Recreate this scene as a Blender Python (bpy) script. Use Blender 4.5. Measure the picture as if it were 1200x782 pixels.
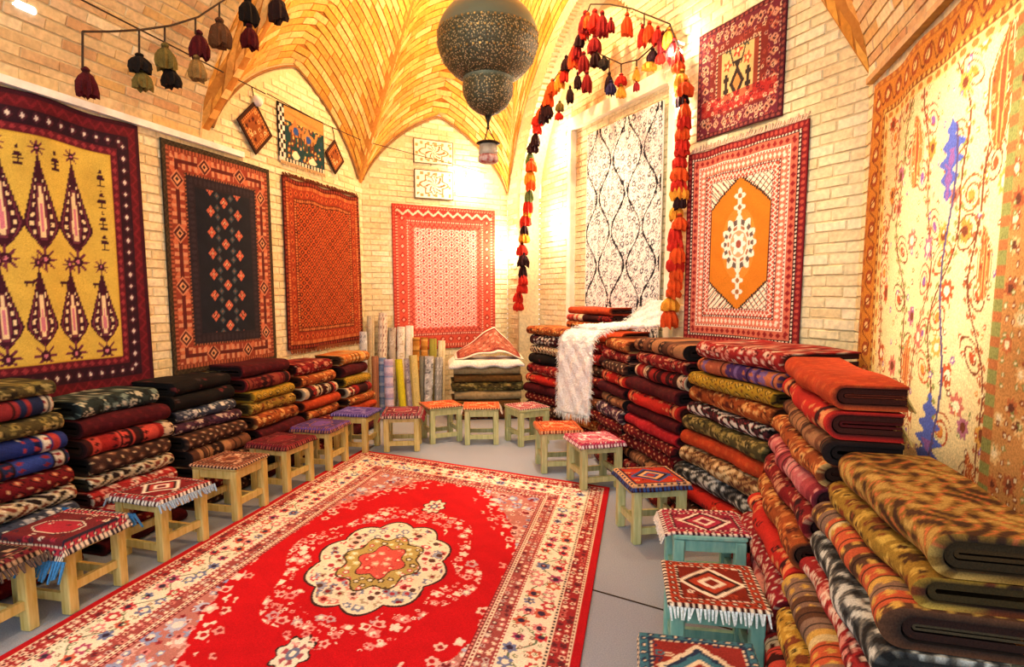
import bpy, math, random
import numpy as np
from mathutils import Vector, Matrix

random.seed(7)
RNG = np.random.default_rng(7)
for o in list(bpy.data.objects):
    bpy.data.objects.remove(o)
SC = bpy.context.scene
COL = SC.collection

# ------------------------------------------------------------------ camera
CAMZ = 1.65
YAW = math.radians(15.0)
F_PX, PY = 706.0, 419.0
PITCH = math.atan((PY - 342.0) / F_PX)
cd_ = bpy.data.cameras.new('camera')
cam = bpy.data.objects.new('camera', cd_)
COL.objects.link(cam)
cam.location = (0, 0, CAMZ)
cam.rotation_euler = (math.pi / 2 - PITCH, 0, YAW)
cd_.sensor_width = 36
cd_.lens = F_PX / 1200 * 36
cd_.shift_y = (PY - 391.0) / 1200
cd_.clip_start = 0.05
SC.camera = cam
FWD = np.array([-math.sin(YAW) * math.cos(PITCH), math.cos(YAW) * math.cos(PITCH), -math.sin(PITCH)])
RGT = np.array([math.cos(YAW), math.sin(YAW), 0.0])
UPV = np.cross(RGT, FWD)
CAMP = np.array([0, 0, CAMZ])

# ------------------------------------------------------------------ world, exposure
w = bpy.data.worlds.new('world')
SC.world = w
w.use_nodes = True
w.node_tree.nodes['Background'].inputs[0].default_value = (0.70, 0.84, 1.0, 1)
w.node_tree.nodes['Background'].inputs[1].default_value = 2.2
SC.view_settings.view_transform = 'Standard'
SC.view_settings.look = 'None'
SC.view_settings.gamma = 1
SC.view_settings.use_curve_mapping = False
SC.view_settings.exposure = 0.35

WARM = (1.0, 0.72, 0.38)
PALE = (1.0, 0.85, 0.62)


def light(kind, name, loc, power, color, parent=None, target=None, size=0.05, angle=60, blend=0.6):
    ld = bpy.data.lights.new(name, kind)
    ld.energy = power
    ld.color = color
    ld.shadow_soft_size = size
    lo = bpy.data.objects.new(name, ld)
    COL.objects.link(lo)
    lo.location = loc
    if kind == 'SPOT':
        ld.spot_size = math.radians(angle)
        ld.spot_blend = blend
    if target is not None:
        d = Vector(target) - Vector(loc)
        lo.rotation_euler = d.to_track_quat('-Z', 'Y').to_euler()
    if parent is not None:
        lo.parent = parent
        lo.matrix_parent_inverse = parent.matrix_world.inverted()
    return lo


# ------------------------------------------------------------------ pixel helpers
def ray(x, y):
    d = FWD + (x - 600) / F_PX * RGT - (y - PY) / F_PX * UPV
    return d


def on_z(x, y, z=0.0):
    d = ray(x, y)
    return CAMP + d * ((z - CAMZ) / d[2])


def on_plane(x, y, n, off):
    n = np.array(n, float)
    d = ray(x, y)
    return CAMP + d * ((off - n @ CAMP) / (n @ d))


def project(P):
    q = np.asarray(P) - CAMP
    dz = q @ FWD
    return 600 + F_PX * (q @ RGT) / dz, PY - F_PX * (q @ UPV) / dz, dz


# planes of the room (X right, Y along the hall, Z up)
XL, XR = -4.0, 1.15
P1 = np.array([-4.0, 7.3])
P2 = np.array([-2.44, 8.86])
P3 = np.array([1.15, 4.37])
NL = (np.array([1.0, 0, 0]), XL)
NR = (np.array([1.0, 0, 0]), XR)
_r = 1 / math.sqrt(2)
NB = (np.array([-_r, _r, 0]), (-_r * P1[0] + _r * P1[1]))
_d = (P3 - P2) / np.linalg.norm(P3 - P2)
DCD = _d
NCD = (np.array([-_d[1], _d[0], 0]), float(-_d[1] * P3[0] + _d[0] * P3[1]))


# ------------------------------------------------------------------ colour
def C(h):
    h = h.lstrip('#')
    v = np.array([int(h[i:i + 2], 16) / 255 for i in (0, 2, 4)])
    return np.where(v <= 0.04045, v / 12.92, ((v + 0.055) / 1.055) ** 2.4)


def hsh(i, j, s=0.0):
    v = np.sin(i * 127.1 + j * 311.7 + s * 74.7) * 43758.5453
    return v - np.floor(v)


class Paint:
    def __init__(self, n, base):
        self.c = np.tile(np.asarray(base, float), (n, 1))

    def put(self, m, col, a=1.0):
        m = np.asarray(m, float) * a
        self.c += m[:, None] * (np.asarray(col) - self.c)

    def putv(self, m, cols):
        m = np.asarray(m, float)
        self.c += m[:, None] * (cols - self.c)

    def mottle(self, x, y, amp=0.12, seed=0):
        n = 0.5 * (np.sin(x * 23 + 3 * np.sin(y * 17 + seed)) + np.sin(y * 29 + 2.5 * np.sin(x * 13 + seed * 2)))
        r = hsh(np.floor(x * 400), np.floor(y * 400), seed) - 0.5
        self.c *= (1 + amp * 0.5 * n + amp * r)[:, None]
        return np.clip(self.c, 0, 1)


def flowers(P, x, y, cell, r, cols, mids, seed, region=None, petals=5, keep=0.85, jit=0.3):
    ci, cj = np.floor(x / cell), np.floor(y / cell)
    ox = (ci + 0.5 + jit * (hsh(ci, cj, seed) - 0.5) * 2) * cell
    oy = (cj + 0.5 + jit * (hsh(ci, cj, seed + 1) - 0.5) * 2) * cell
    dx, dy = x - ox, y - oy
    rho = np.hypot(dx, dy)
    an = np.arctan2(dy, dx)
    rr = r * (0.75 + 0.4 * hsh(ci, cj, seed + 2))
    ph = hsh(ci, cj, seed + 3) * 6.28
    m = rho < rr * (0.86 + 0.17 * np.cos(petals * an + ph))
    ok = hsh(ci, cj, seed + 4) < keep
    m = m & ok
    if region is not None:
        m = m & region
    cols = np.array(cols)
    idx = (hsh(ci, cj, seed + 5) * len(cols)).astype(int) % len(cols)
    P.putv(m, cols[idx])
    mids = np.array(mids)
    idx = (hsh(ci, cj, seed + 6) * len(mids)).astype(int) % len(mids)
    P.putv(m & (rho < 0.42 * rr), mids[idx])


def edge_coords(x, y, W, H):
    dx = np.minimum(x, W - x)
    dy = np.minimum(y, H - y)
    d = np.minimum(dx, dy)
    a = np.where(dx < dy, y - H / 2, x - W / 2)
    return d, a


def stripe_motif(P, d, a, d0, d1, base, fg, pitch, kind='diamond', fg2=None):
    band = (d >= d0) & (d < d1)
    P.put(band, base)
    c = (d - (d0 + d1) / 2) / (d1 - d0) * 2
    k = np.floor(a / pitch)
    q = (a / pitch - k - 0.5) * 2
    if kind == 'diamond':
        m = np.abs(q) + np.abs(c) < 0.75
        m2 = np.abs(q) + np.abs(c) < 0.35
    elif kind == 'dot':
        m = q * q + c * c < 0.4
        m2 = q * q + c * c < 0.1
    elif kind == 'zig':
        m = np.abs(c - (np.abs(q) * 2 - 1) * 0.7) < 0.35
        m2 = m & False
    else:
        m = np.abs(q) < 0.5
        m2 = (np.abs(q) < 0.2) & (np.abs(c) < 0.5)
    P.put(band & m, fg)
    if fg2 is not None:
        P.put(band & m2, fg2)


# ------------------------------------------------------------------ mesh helpers
def tag(o, label=None, cat=None, group=None, kind=None):
    if label:
        o['label'] = label
    if cat:
        o['category'] = cat
    if group:
        o['group'] = group
    if kind:
        o['kind'] = kind
    return o


def mesh(name, V, F, col=None, smooth=False):
    me = bpy.data.meshes.new(name)
    V = np.asarray(V, float)
    if isinstance(F, np.ndarray):
        n, m = len(V), len(F)
        me.vertices.add(n)
        me.vertices.foreach_set('co', V.ravel())
        me.loops.add(4 * m)
        me.loops.foreach_set('vertex_index', F.astype(np.int32).ravel())
        me.polygons.add(m)
        me.polygons.foreach_set('loop_start', np.arange(m, dtype=np.int32) * 4)
        me.update(calc_edges=True)
    else:
        me.from_pydata(V.tolist(), [], F)
        me.update()
    if col is not None:
        at = me.color_attributes.new('Col', 'FLOAT_COLOR', 'POINT')
        rgba = np.ones((len(V), 4))
        rgba[:, :3] = col
        at.data.foreach_set('color', rgba.ravel())
    if smooth:
        me.polygons.foreach_set('use_smooth', np.ones(len(me.polygons), bool))
    return me


def obj(name, me, mat=None, parent=None, loc=None, rotz=0.0):
    if mat is not None and not me.materials:
        me.materials.append(mat)
    o = bpy.data.objects.new(name, me)
    COL.objects.link(o)
    if loc is not None:
        o.location = loc
    if rotz:
        o.rotation_euler = (0, 0, rotz)
    if parent is not None:
        o.parent = parent
    return o


def empty(name, loc=(0, 0, 0), rotz=0.0):
    return obj(name, None, loc=loc, rotz=rotz)


class MB:
    def __init__(self):
        self.v, self.f, self.n = [], [], 0

    def add(self, V, F):
        V = np.asarray(V, float)
        self.v.append(V)
        self.f += [[i + self.n for i in f] for f in F]
        self.n += len(V)
        return self

    def box(self, c, s, M=None, bev=0.0):
        c, s = np.array(c, float), np.array(s, float) / 2
        V, F = [], []
        if bev <= 0:
            for z in (-1, 1):
                for y in (-1, 1):
                    for x in (-1, 1):
                        V.append([x * s[0], y * s[1], z * s[2]])
            F = [[0, 2, 3, 1], [4, 5, 7, 6], [0, 1, 5, 4], [2, 6, 7, 3], [0, 4, 6, 2], [1, 3, 7, 5]]
        else:
            # chamfer along the four long vertical edges and the rims
            ring = []
            b = min(bev, s[0] * 0.9, s[1] * 0.9)
            for sx, sy in ((1, 1), (-1, 1), (-1, -1), (1, -1)):
                pr = [(sx * s[0], sy * (s[1] - b)), (sx * (s[0] - b), sy * s[1])]
                if sx * sy < 0:
                    pr.reverse()
                ring += pr
            for z, k in ((-s[2], 1 - b / max(s[0], s[1])), (-s[2] + b, 1), (s[2] - b, 1), (s[2], 1 - b / max(s[0], s[1]))):
                V += [[p[0] * k, p[1] * k, z] for p in ring]
            for r in range(3):
                for i in range(8):
                    j = (i + 1) % 8
                    F.append([r * 8 + i, r * 8 + j, r * 8 + 8 + j, r * 8 + 8 + i])
            F.append(list(range(7, -1, -1)))
            F.append(list(range(24, 32)))
        V = np.array(V)
        if M is not None:
            V = V @ np.array(M).T
        return self.add(V + c, F)

    def tube(self, pts, r, seg=6):
        pts = [np.array(p, float) for p in pts]
        V, F = [], []
        n = len(pts)
        rr = r if hasattr(r, '__len__') else [r] * n
        for i, p in enumerate(pts):
            d = pts[min(i + 1, n - 1)] - pts[max(i - 1, 0)]
            d = d / (np.linalg.norm(d) + 1e-9)
            a = np.cross(d, [0, 0, 1]) if abs(d[2]) < 0.9 else np.cross(d, [1, 0, 0])
            a /= np.linalg.norm(a)
            b = np.cross(d, a)
            for k in range(seg):
                t = 2 * math.pi * k / seg
                V.append(p + rr[i] * (math.cos(t) * a + math.sin(t) * b))
        for i in range(n - 1):
            for k in range(seg):
                j = (k + 1) % seg
                F.append([i * seg + k, i * seg + j, (i + 1) * seg + j, (i + 1) * seg + k])
        F.append(list(range(seg - 1, -1, -1)))
        F.append([(n - 1) * seg + k for k in range(seg)])
        return self.add(V, F)

    def lathe(self, prof, seg=24, jag=0.0):
        V, F = [], []
        for i, (r, z) in enumerate(prof):
            for k in range(seg):
                t = 2 * math.pi * k / seg
                q = r * (1 + jag * (1 if k % 2 else -1) * (i / len(prof)))
                V.append([q * math.cos(t), q * math.sin(t), z])
        n = len(prof)
        for i in range(n - 1):
            for k in range(seg):
                j = (k + 1) % seg
                F.append([i * seg + k, i * seg + j, (i + 1) * seg + j, (i + 1) * seg + k])
        F.append(list(range(seg - 1, -1, -1)))
        F.append([(n - 1) * seg + k for k in range(seg)])
        return self.add(V, F)

    def mesh(self, name, smooth=False, col=None):
        V = np.concatenate(self.v)
        if col is not None:
            col = np.tile(np.asarray(col), (len(V), 1))
        return mesh(name, V, self.f, col, smooth)

    def build(self, name, mat, parent=None, smooth=False, loc=None, rotz=0.0, col=None):
        return obj(name, self.mesh(name, smooth, col), mat, parent, loc, rotz)


def grid_faces(nu, nv, off=0):
    i = np.arange(nu - 1)[:, None] * nv + np.arange(nv - 1)[None, :]
    return np.stack([i, i + nv, i + nv + 1, i + 1], -1).reshape(-1, 4) + off


# ------------------------------------------------------------------ materials
def new_mat(name):
    m = bpy.data.materials.new(name)
    m.use_nodes = True
    nt = m.node_tree
    return m, nt, nt.nodes['Principled BSDF']


def N(nt, t, **kw):
    n = nt.nodes.new(t)
    for k, v in kw.items():
        if k.startswith('i_'):
            n.inputs[k[2:].replace('_', ' ')].default_value = v
        else:
            setattr(n, k, v)
    return n


def rgba(c):
    return (float(c[0]), float(c[1]), float(c[2]), 1)


def mat_textile(name, bump=0.25, scale=220, rough=0.95):
    m, nt, b = new_mat(name)
    L = nt.links.new
    at = N(nt, 'ShaderNodeAttribute', attribute_name='Col')
    tc = N(nt, 'ShaderNodeTexCoord')
    nz = N(nt, 'ShaderNodeTexNoise', i_Scale=scale, i_Detail=3.0)
    L(tc.outputs['Object'], nz.inputs['Vector'])
    mp = N(nt, 'ShaderNodeMapRange', i_From_Min=0.3, i_From_Max=0.7, i_To_Min=0.72, i_To_Max=1.22)
    L(nz.outputs[0], mp.inputs[0])
    mx = N(nt, 'ShaderNodeVectorMath', operation='SCALE')
    L(at.outputs['Color'], mx.inputs[0])
    L(mp.outputs[0], mx.inputs['Scale'])
    L(mx.outputs[0], b.inputs['Base Color'])
    bp = N(nt, 'ShaderNodeBump', i_Strength=bump, i_Distance=0.006)
    L(nz.outputs[0], bp.inputs['Height'])
    L(bp.outputs[0], b.inputs['Normal'])
    b.inputs['Roughness'].default_value = rough
    b.inputs['Specular IOR Level'].default_value = 0.15
    return m


def mat_noise(name, c0, c1, scale=8, rough=0.8, bump=0.2, spec=0.3, metallic=0.0, stretch=(1, 1, 1), detail=5.0):
    m, nt, b = new_mat(name)
    L = nt.links.new
    tc = N(nt, 'ShaderNodeTexCoord')
    mp = N(nt, 'ShaderNodeMapping')
    mp.inputs['Scale'].default_value = stretch
    L(tc.outputs['Object'], mp.inputs[0])
    nz = N(nt, 'ShaderNodeTexNoise', i_Scale=scale, i_Detail=detail)
    L(mp.outputs[0], nz.inputs['Vector'])
    r = N(nt, 'ShaderNodeValToRGB')
    r.color_ramp.elements[0].position = 0.3
    r.color_ramp.elements[1].position = 0.7
    r.color_ramp.elements[0].color = rgba(C(c0))
    r.color_ramp.elements[1].color = rgba(C(c1))
    L(nz.outputs[0], r.inputs[0])
    L(r.outputs[0], b.inputs['Base Color'])
    bp = N(nt, 'ShaderNodeBump', i_Strength=bump, i_Distance=0.01)
    L(nz.outputs[0], bp.inputs['Height'])
    L(bp.outputs[0], b.inputs['Normal'])
    b.inputs['Roughness'].default_value = rough
    b.inputs['Specular IOR Level'].default_value = spec
    b.inputs['Metallic'].default_value = metallic
    return m


def mat_brick(name, cols, rough=0.85):
    """brick clay: one tint per brick (per island + per object), fine grain and soot blotches"""
    m, nt, b = new_mat(name)
    L = nt.links.new
    ge = N(nt, 'ShaderNodeNewGeometry')
    oi = N(nt, 'ShaderNodeObjectInfo')
    ad = N(nt, 'ShaderNodeMath', operation='ADD')
    L(ge.outputs['Random Per Island'], ad.inputs[0])
    L(oi.outputs['Random'], ad.inputs[1])
    fr = N(nt, 'ShaderNodeMath', operation='FRACT')
    L(ad.outputs[0], fr.inputs[0])
    r = N(nt, 'ShaderNodeValToRGB')
    el = r.color_ramp.elements
    el[0].color = rgba(C(cols[0]))
    el[1].color = rgba(C(cols[-1]))
    for k, c in enumerate(cols[1:-1]):
        e = el.new((k + 1) / (len(cols) - 1))
        e.color = rgba(C(c))
    L(fr.outputs[0], r.inputs[0])
    nz = N(nt, 'ShaderNodeTexNoise', i_Scale=28.0, i_Detail=6.0)
    L(ge.outputs['Position'], nz.inputs['Vector'])
    mp = N(nt, 'ShaderNodeMapRange', i_From_Min=0.3, i_From_Max=0.7, i_To_Min=0.78, i_To_Max=1.12)
    L(nz.outputs[0], mp.inputs[0])
    mx = N(nt, 'ShaderNodeVectorMath', operation='SCALE')
    L(r.outputs[0], mx.inputs[0])
    L(mp.outputs[0], mx.inputs['Scale'])
    L(mx.outputs[0], b.inputs['Base Color'])
    bp = N(nt, 'ShaderNodeBump', i_Strength=0.5, i_Distance=0.008)
    L(nz.outputs[0], bp.inputs['Height'])
    L(bp.outputs[0], b.inputs['Normal'])
    b.inputs['Roughness'].default_value = rough
    b.inputs['Specular IOR Level'].default_value = 0.2
    return m


def mat_emit(name, col, strength):
    m, nt, b = new_mat(name)
    b.inputs['Emission Color'].default_value = (*col, 1)
    b.inputs['Emission Strength'].default_value = strength
    b.inputs['Base Color'].default_value = (0.9, 0.85, 0.75, 1)
    return m


M_RUG = mat_textile('rug_pile')
M_FLAT = mat_textile('flat_cloth', bump=0.1, scale=120)
M_FUR = mat_noise('white_shag', '#e6dfd0', '#fffdf6', scale=60, rough=1.0, bump=1.0, spec=0.05)
M_WOOD = mat_noise('pale_wood', '#b89a48', '#dcc67e', scale=7, rough=0.55, bump=0.12, stretch=(6, 6, 0.8))
M_WOOD2 = mat_noise('greenish_wood', '#a8a668', '#d2cb90', scale=7, rough=0.55, bump=0.12, stretch=(6, 6, 0.8))
M_TEAL = mat_noise('teal_paint', '#6aa394', '#93bfa8', scale=9, rough=0.5, bump=0.12, stretch=(4, 4, 1))
M_BRICK = mat_brick('wall_brick', ['#e2cfa0', '#e9d9ae', '#dcc592', '#eee0ba', '#e0ca98'])
M_BRICKD = mat_brick('hall_brick', ['#d8ba80', '#c89c5c', '#e6d2a8', '#bb8a5c', '#d9bd8c', '#c8a878'])
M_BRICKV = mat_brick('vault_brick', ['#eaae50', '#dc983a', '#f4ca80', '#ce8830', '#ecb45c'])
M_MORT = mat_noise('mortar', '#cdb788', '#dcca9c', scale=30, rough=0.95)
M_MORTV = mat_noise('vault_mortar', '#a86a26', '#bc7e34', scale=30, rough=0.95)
M_FLOOR = mat_noise('grey_carpet', '#878f9e', '#a2a8b6', scale=160, rough=0.95, bump=0.25, spec=0.1)
M_WHITE = mat_noise('white_plastic', '#dcdad2', '#efeee8', scale=12, rough=0.45, bump=0.02)
M_CORD = mat_noise('dark_cord', '#2a1c14', '#44301f', scale=40, rough=0.9)
M_RAIL = mat_noise('brass_rail', '#a06e1e', '#c89235', scale=20, rough=0.5, bump=0.05)
M_IRON = mat_noise('dark_iron', '#23201a', '#3b352a', scale=40, rough=0.5, metallic=0.6)
M_BULB = mat_emit('lit_bulb', (1.0, 0.86, 0.6), 25)

exec_order = []
# ================================================================== STRUCTURE
ZS = 2.95          # springing of the vaults
CROWN = np.array([-1.4, 6.1, 6.4])


def barrel_z(X):
    q = 1 - np.abs(X - (XL + XR) / 2) / ((XR - XL) / 2)
    return ZS + 2.3 * np.sin(np.pi / 2 * np.clip(q, 0, 1)) ** 0.6


def pointed(q, sharp=0.62):
    """pointed arch height 0..1 for q in 0..1 across the span"""
    e = 1 - np.abs(2 * q - 1)
    return (0.55 * e + 0.45 * (1 - (1 - e) ** 2)) ** 0.72


def brick_mesh_simple(l, h, d):
    mb = MB()
    s = 0.006
    V = [[-l / 2, 0, -h / 2], [l / 2, 0, -h / 2], [l / 2, 0, h / 2], [-l / 2, 0, h / 2],
         [-l / 2 + s, d, -h / 2 + s], [l / 2 - s, d, -h / 2 + s], [l / 2 - s, d, h / 2 - s], [-l / 2 + s, d, h / 2 - s]]
    F = [[4, 5, 6, 7], [0, 1, 5, 4], [1, 2, 6, 5], [2, 3, 7, 6], [3, 0, 4, 7]]
    mb.add(V, F)
    return mb


BL, BH, BJ = 0.235, 0.062, 0.011
FULL_BRICK = {}


def visible(p, m=25):
    x, y, d = project(p)
    return d > 0.3 and -m < x < 1200 + m and -m < y < 782 + m


def place_bricks(parent, cands, mat, limit=300):
    """cands: (centre, corners4 (3d), normal, full?, covered?, shared key, rot) -> the largest in view as objects, rest one mesh"""
    def score(c):
        if c[4] or not visible(c[0]):
            return -1
        A = [project(p)[:2] for p in c[1]]
        a = abs(sum(A[i][0] * A[(i + 1) % 4][1] - A[(i + 1) % 4][0] * A[i][1] for i in range(4))) / 2
        return a
    sc = [score(c) for c in cands]
    order = sorted(range(len(cands)), key=lambda i: -sc[i])
    single = set(i for i in order[:limit] if sc[i] > 12)
    V, F, n = [], [], 0
    for i, (cen, cor, nor, full, cov, key, ang) in enumerate(cands):
        d = 0.004 + 0.009 * float(hsh(i * 1.0, 3.0, 1.0))
        cor = np.asarray(cor)
        if i in single and key is not None and full:
            kd = (key, int(d * 500))
            if kd not in FULL_BRICK:
                me = brick_mesh_simple(BL, BH, (int(d * 500) + 0.5) / 500).mesh('brick')
                me.materials.append(mat)
                FULL_BRICK[kd] = me
            o = obj('brick', FULL_BRICK[kd], None, parent, loc=cen, rotz=ang)
            continue
        mid = cor.mean(0)
        topc = mid + (cor - mid) * 0.975 + nor * d
        if i in single:
            vv = np.concatenate([cor, topc]) - mid
            me = mesh('brick', vv, [[4, 5, 6, 7], [0, 1, 5, 4], [1, 2, 6, 5], [2, 3, 7, 6], [3, 0, 4, 7]])
            obj('brick', me, mat, parent, loc=mid)
            continue
        V.append(np.concatenate([cor, topc]))
        F += [[n + 4, n + 5, n + 6, n + 7], [n, n + 1, n + 5, n + 4], [n + 1, n + 2, n + 6, n + 5],
              [n + 2, n + 3, n + 7, n + 6], [n + 3, n, n + 4, n + 7]]
        n += 8
    if V:
        o = obj('brickwork', mesh('brickwork', np.concatenate(V), F), mat, parent)
        tag(o, kind='stuff')


def planar_wall(name, label, O, D, nin, Lw, top, inside=None, covers=(), mat=M_BRICK, mort=M_MORT, zmin=0.0, w0=0.0, parent=None, key='a', step=0.05, limit=300):
    """wall in the vertical plane through O along D; nin points into the room; top(w) gives its upper edge"""
    O = np.array([O[0], O[1], 0.0])
    D3 = np.array([D[0], D[1], 0.0])
    n3 = np.array([nin[0], nin[1], 0.0])
    ang = math.atan2(D[1], D[0])
    flip = np.cross(D3, [0, 0, 1]) @ n3 > 0     # local +y of brick must be nin
    if parent is None:
        root = empty(name)
        tag(root, label, 'wall', kind='structure')
    else:
        root = parent
    ws = np.arange(w0, Lw + step * 0.5, step)
    mb = MB()
    for a, b in zip(ws[:-1], ws[1:]):
        m = (a + b) / 2
        zlo = zmin if inside is None else inside(m)
        if zlo is None:
            continue
        za, zb = top(a), top(b)
        if max(za, zb) <= zlo + 0.005:
            continue
        q = [O + D3 * a + [0, 0, zlo], O + D3 * b + [0, 0, zlo], O + D3 * b + [0, 0, zb], O + D3 * a + [0, 0, za]]
        back = [p - n3 * 0.08 for p in q]
        mb.add(q + back, [[0, 1, 2, 3] if not flip else [3, 2, 1, 0], [4, 5, 6, 7], [3, 2, 6, 7], [0, 1, 5, 4]])
    mb.build('wall_core' if parent is None else 'niche_core', mort, root)
    cands = []
    nrow = int(6.0 / (BH + BJ))
    for r in range(nrow):
        z0 = r * (BH + BJ) + BJ
        z1 = z0 + BH
        if z1 < zmin:
            continue
        off = (BL + BJ) * (0.5 if r % 2 else 0) + 0.02 * hsh(r * 1.0, 2.0)
        a = w0 - off
        while a < Lw:
            a0, a1 = max(a, w0 + 0.002), min(a + BL, Lw - 0.002)
            full = a1 - a0 > BL - 1e-4
            a += BL + BJ
            if a1 - a0 < 0.04:
                continue
            m = (a0 + a1) / 2
            tz = min(top(a0), top(a1))
            zl = zmin if inside is None else max([(99 if inside(q) is None else inside(q)) for q in (a0, m, a1)])
            if z1 > tz - 0.004 or z0 < zl:
                continue
            cor = np.array([O + D3 * a0 + [0, 0, z0], O + D3 * a1 + [0, 0, z0], O + D3 * a1 + [0, 0, z1], O + D3 * a0 + [0, 0, z1]])
            cov = any(c[0] < m < c[1] and c[2] < (z0 + z1) / 2 < c[3] for c in covers)
            cands.append((cor.mean(0), cor, n3, full, cov, key + mat.name, ang if not flip else ang + math.pi))
    place_bricks(root, cands, mat, limit)
    return root


def surface_bricks(parent, pos, rows, mat, cen, limit=300, na=160, lim_a=(0.0, 1.0), extra=None, ej=0.0022):
    cands = [] if extra is None else extra
    aa = np.linspace(lim_a[0], lim_a[1], na)
    for r, (b0, b1) in enumerate(rows):
        pm = np.array([pos(a, (b0 + b1) / 2) for a in aa])
        ln = np.concatenate([[0], np.cumsum(np.linalg.norm(np.diff(pm, axis=0), axis=1))])
        n = max(1, int(ln[-1] / (BL + BJ)))
        bounds = (np.arange(n + 2) - (0.5 if r % 2 else 0.0)) * ln[-1] / n
        bounds = np.clip(bounds, 0, ln[-1])
        for l0, l1 in zip(bounds[:-1], bounds[1:]):
            if l1 - l0 < 0.05:
                continue
            a0, a1 = np.interp([l0 + ej, l1 - ej], ln, aa)
            e = 0.09
            c0, c1 = b0 + e * (b1 - b0), b1 - e * (b1 - b0)
            cor = np.array([pos(a0, c0), pos(a1, c0), pos(a1, c1), pos(a0, c1)])
            nn = np.cross(cor[2] - cor[0], cor[3] - cor[1])
            l = np.linalg.norm(nn)
            if l < 1e-6:
                continue
            nn /= l
            mid = cor.mean(0)
            if nn @ (cen - mid) < 0:
                cor = cor[::-1]
                nn = -nn
            cands.append((mid, cor, nn, False, False, None, 0))
    return cands


# ---- floor
mb = MB()
mb.box((-1.4, 3.6, -0.05), (6.4, 13.0, 0.1))
fl = mb.build('floor', M_FLOOR)
tag(fl, 'grey felt floor covering around the red carpet', 'floor', kind='structure')
# the seam where two lengths of floor covering meet
a, b = on_z(716, 698), on_z(800, 722)
mb = MB()
dd = (b - a) / np.linalg.norm(b - a)
mb.tube([a - dd * 0.3 + [0, 0, 0.001], a + [0, 0, 0.0015], b + [0, 0, 0.0015], b + dd * 0.4 + [0, 0, 0.001]], 0.005, 5)
mb.build('floor_seam', M_CORD, fl)

# ---- hung rug rectangles, needed to know which bricks are covered: (w0, w1, z0, z1)
A0, A1, ASP, AAP = 4.62, 7.22, 3.06, 4.08


def left_top(wv):
    y = wv - 1.0
    if y < 4.5:
        return ZS + 0.02
    if A0 < y < A1:
        return ASP + (AAP - ASP) * float(pointed((y - A0) / (A1 - A0)))
    return ASP


cov_left = [(2.6, 4.78, 0.9, 2.88), (5.0, 6.4, 0.95, 2.88), (6.5, 8.2, 1.0, 2.85), (0, 9, 0, 0.8)]
planar_wall('wall_left', 'pale brick wall hung with three large rugs under a white trunking', (XL, -1.0), (0, 1), (1, 0), 8.3, left_top, covers=cov_left, key='l')

LB = float(np.linalg.norm(P2 - P1))


def back_top(wv):
    q = wv / LB
    return ASP + (AAP - ASP) * float(pointed(q)) if 0 < q < 1 else ASP


planar_wall('wall_back', 'brick wall behind the pink-red rug with a pointed lunette', P1, (P2 - P1) / LB, (_r, -_r), LB, back_top,
            covers=[(0.35, 2.0, 0.9, 2.86), (0, 3, 0, 0.8)], key='b')

LC = float(np.linalg.norm(P3 - P2))
NIN = -NCD[0][:2]
NW0, NW1, NAP, NSP = 0.42, 3.92, 5.0, 3.0      # the big pointed niche


def niche_z(wv):
    q = (wv - NW0) / (NW1 - NW0)
    if q <= 0 or q >= 1:
        return 0.0
    e = 1 - abs(2 * q - 1)
    return NSP + (NAP - NSP) * (1 - (1 - e) ** 1.6) ** 0.72


def cd_top(wv):
    ap = 0.5 * (NW0 + NW1)
    if wv < ap:
        q = wv / ap / 2
        e = 2 * q
        return ASP + (5.12 - ASP) * (1 - (1 - e) ** 1.6) ** 0.72 + 0.03
    return 5.15


def cd_inside(wv):
    return niche_z(wv)


wr = planar_wall('wall_right_diagonal', 'sunlit cream brick wall with a tall pointed niche and two red rugs', P2, DCD, NIN, LC, cd_top, inside=cd_inside,
                 covers=[(4.05, 5.5, 1.2, 2.9), (4.2, 5.3, 2.9, 3.9), (0, 6, 0, 0.9)], key='c')
wr['label'] = 'cream brick wall with a tall pointed niche and two red rugs'
ND = 0.32
O2 = P2 - NIN * ND
planar_wall('niche_back', '', O2, DCD, NIN, NW1, lambda q: niche_z(q), w0=NW0, parent=wr, key='n',
            covers=[(1.3, 2.9, 1.2, 3.7), (0, 6, 0, 1.1)], limit=150)
# soffit of the niche
ws = np.concatenate([[NW0 + 1e-4], np.linspace(NW0 + 0.01, NW1 - 0.01, 61), [NW1 - 1e-4]])
mb = MB()
ring = [(NW0, 0.0)] + [(a, niche_z(a)) for a in ws] + [(NW1, 0.0)]
V, F = [], []
for a, z in ring:
    p = np.array([*(P2 + DCD * a), z])
    V += [p, p - np.array([*NIN, 0]) * ND]
for i in range(len(ring) - 1):
    F.append([2 * i, 2 * i + 2, 2 * i + 3, 2 * i + 1])
mb.add(V, F).build('niche_reveal', M_BRICK, wr)

# right wall (mostly behind the tapestry)
planar_wall('wall_right', 'brick wall behind the large cream tapestry', (XR, -1.0), (0, 1), (-1, 0), 5.4, lambda q: ZS + 0.02,
            covers=[(0, 4.9, 0.3, 2.85)], key='r', limit=120)

# ---- ceiling: barrel vault over the hall and cloister vault over the chamber
ceil = empty('ceiling')
tag(ceil, 'vaulted yellow brick ceiling with pointed lunettes and groins', 'ceiling', kind='structure')


def barrel(a, b):
    """a along Y 0..1, b across 0..1"""
    Y = -1.0 + a * 5.5
    X = XL + b * (XR - XL)
    return np.array([X, Y, float(barrel_z(X))])


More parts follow.
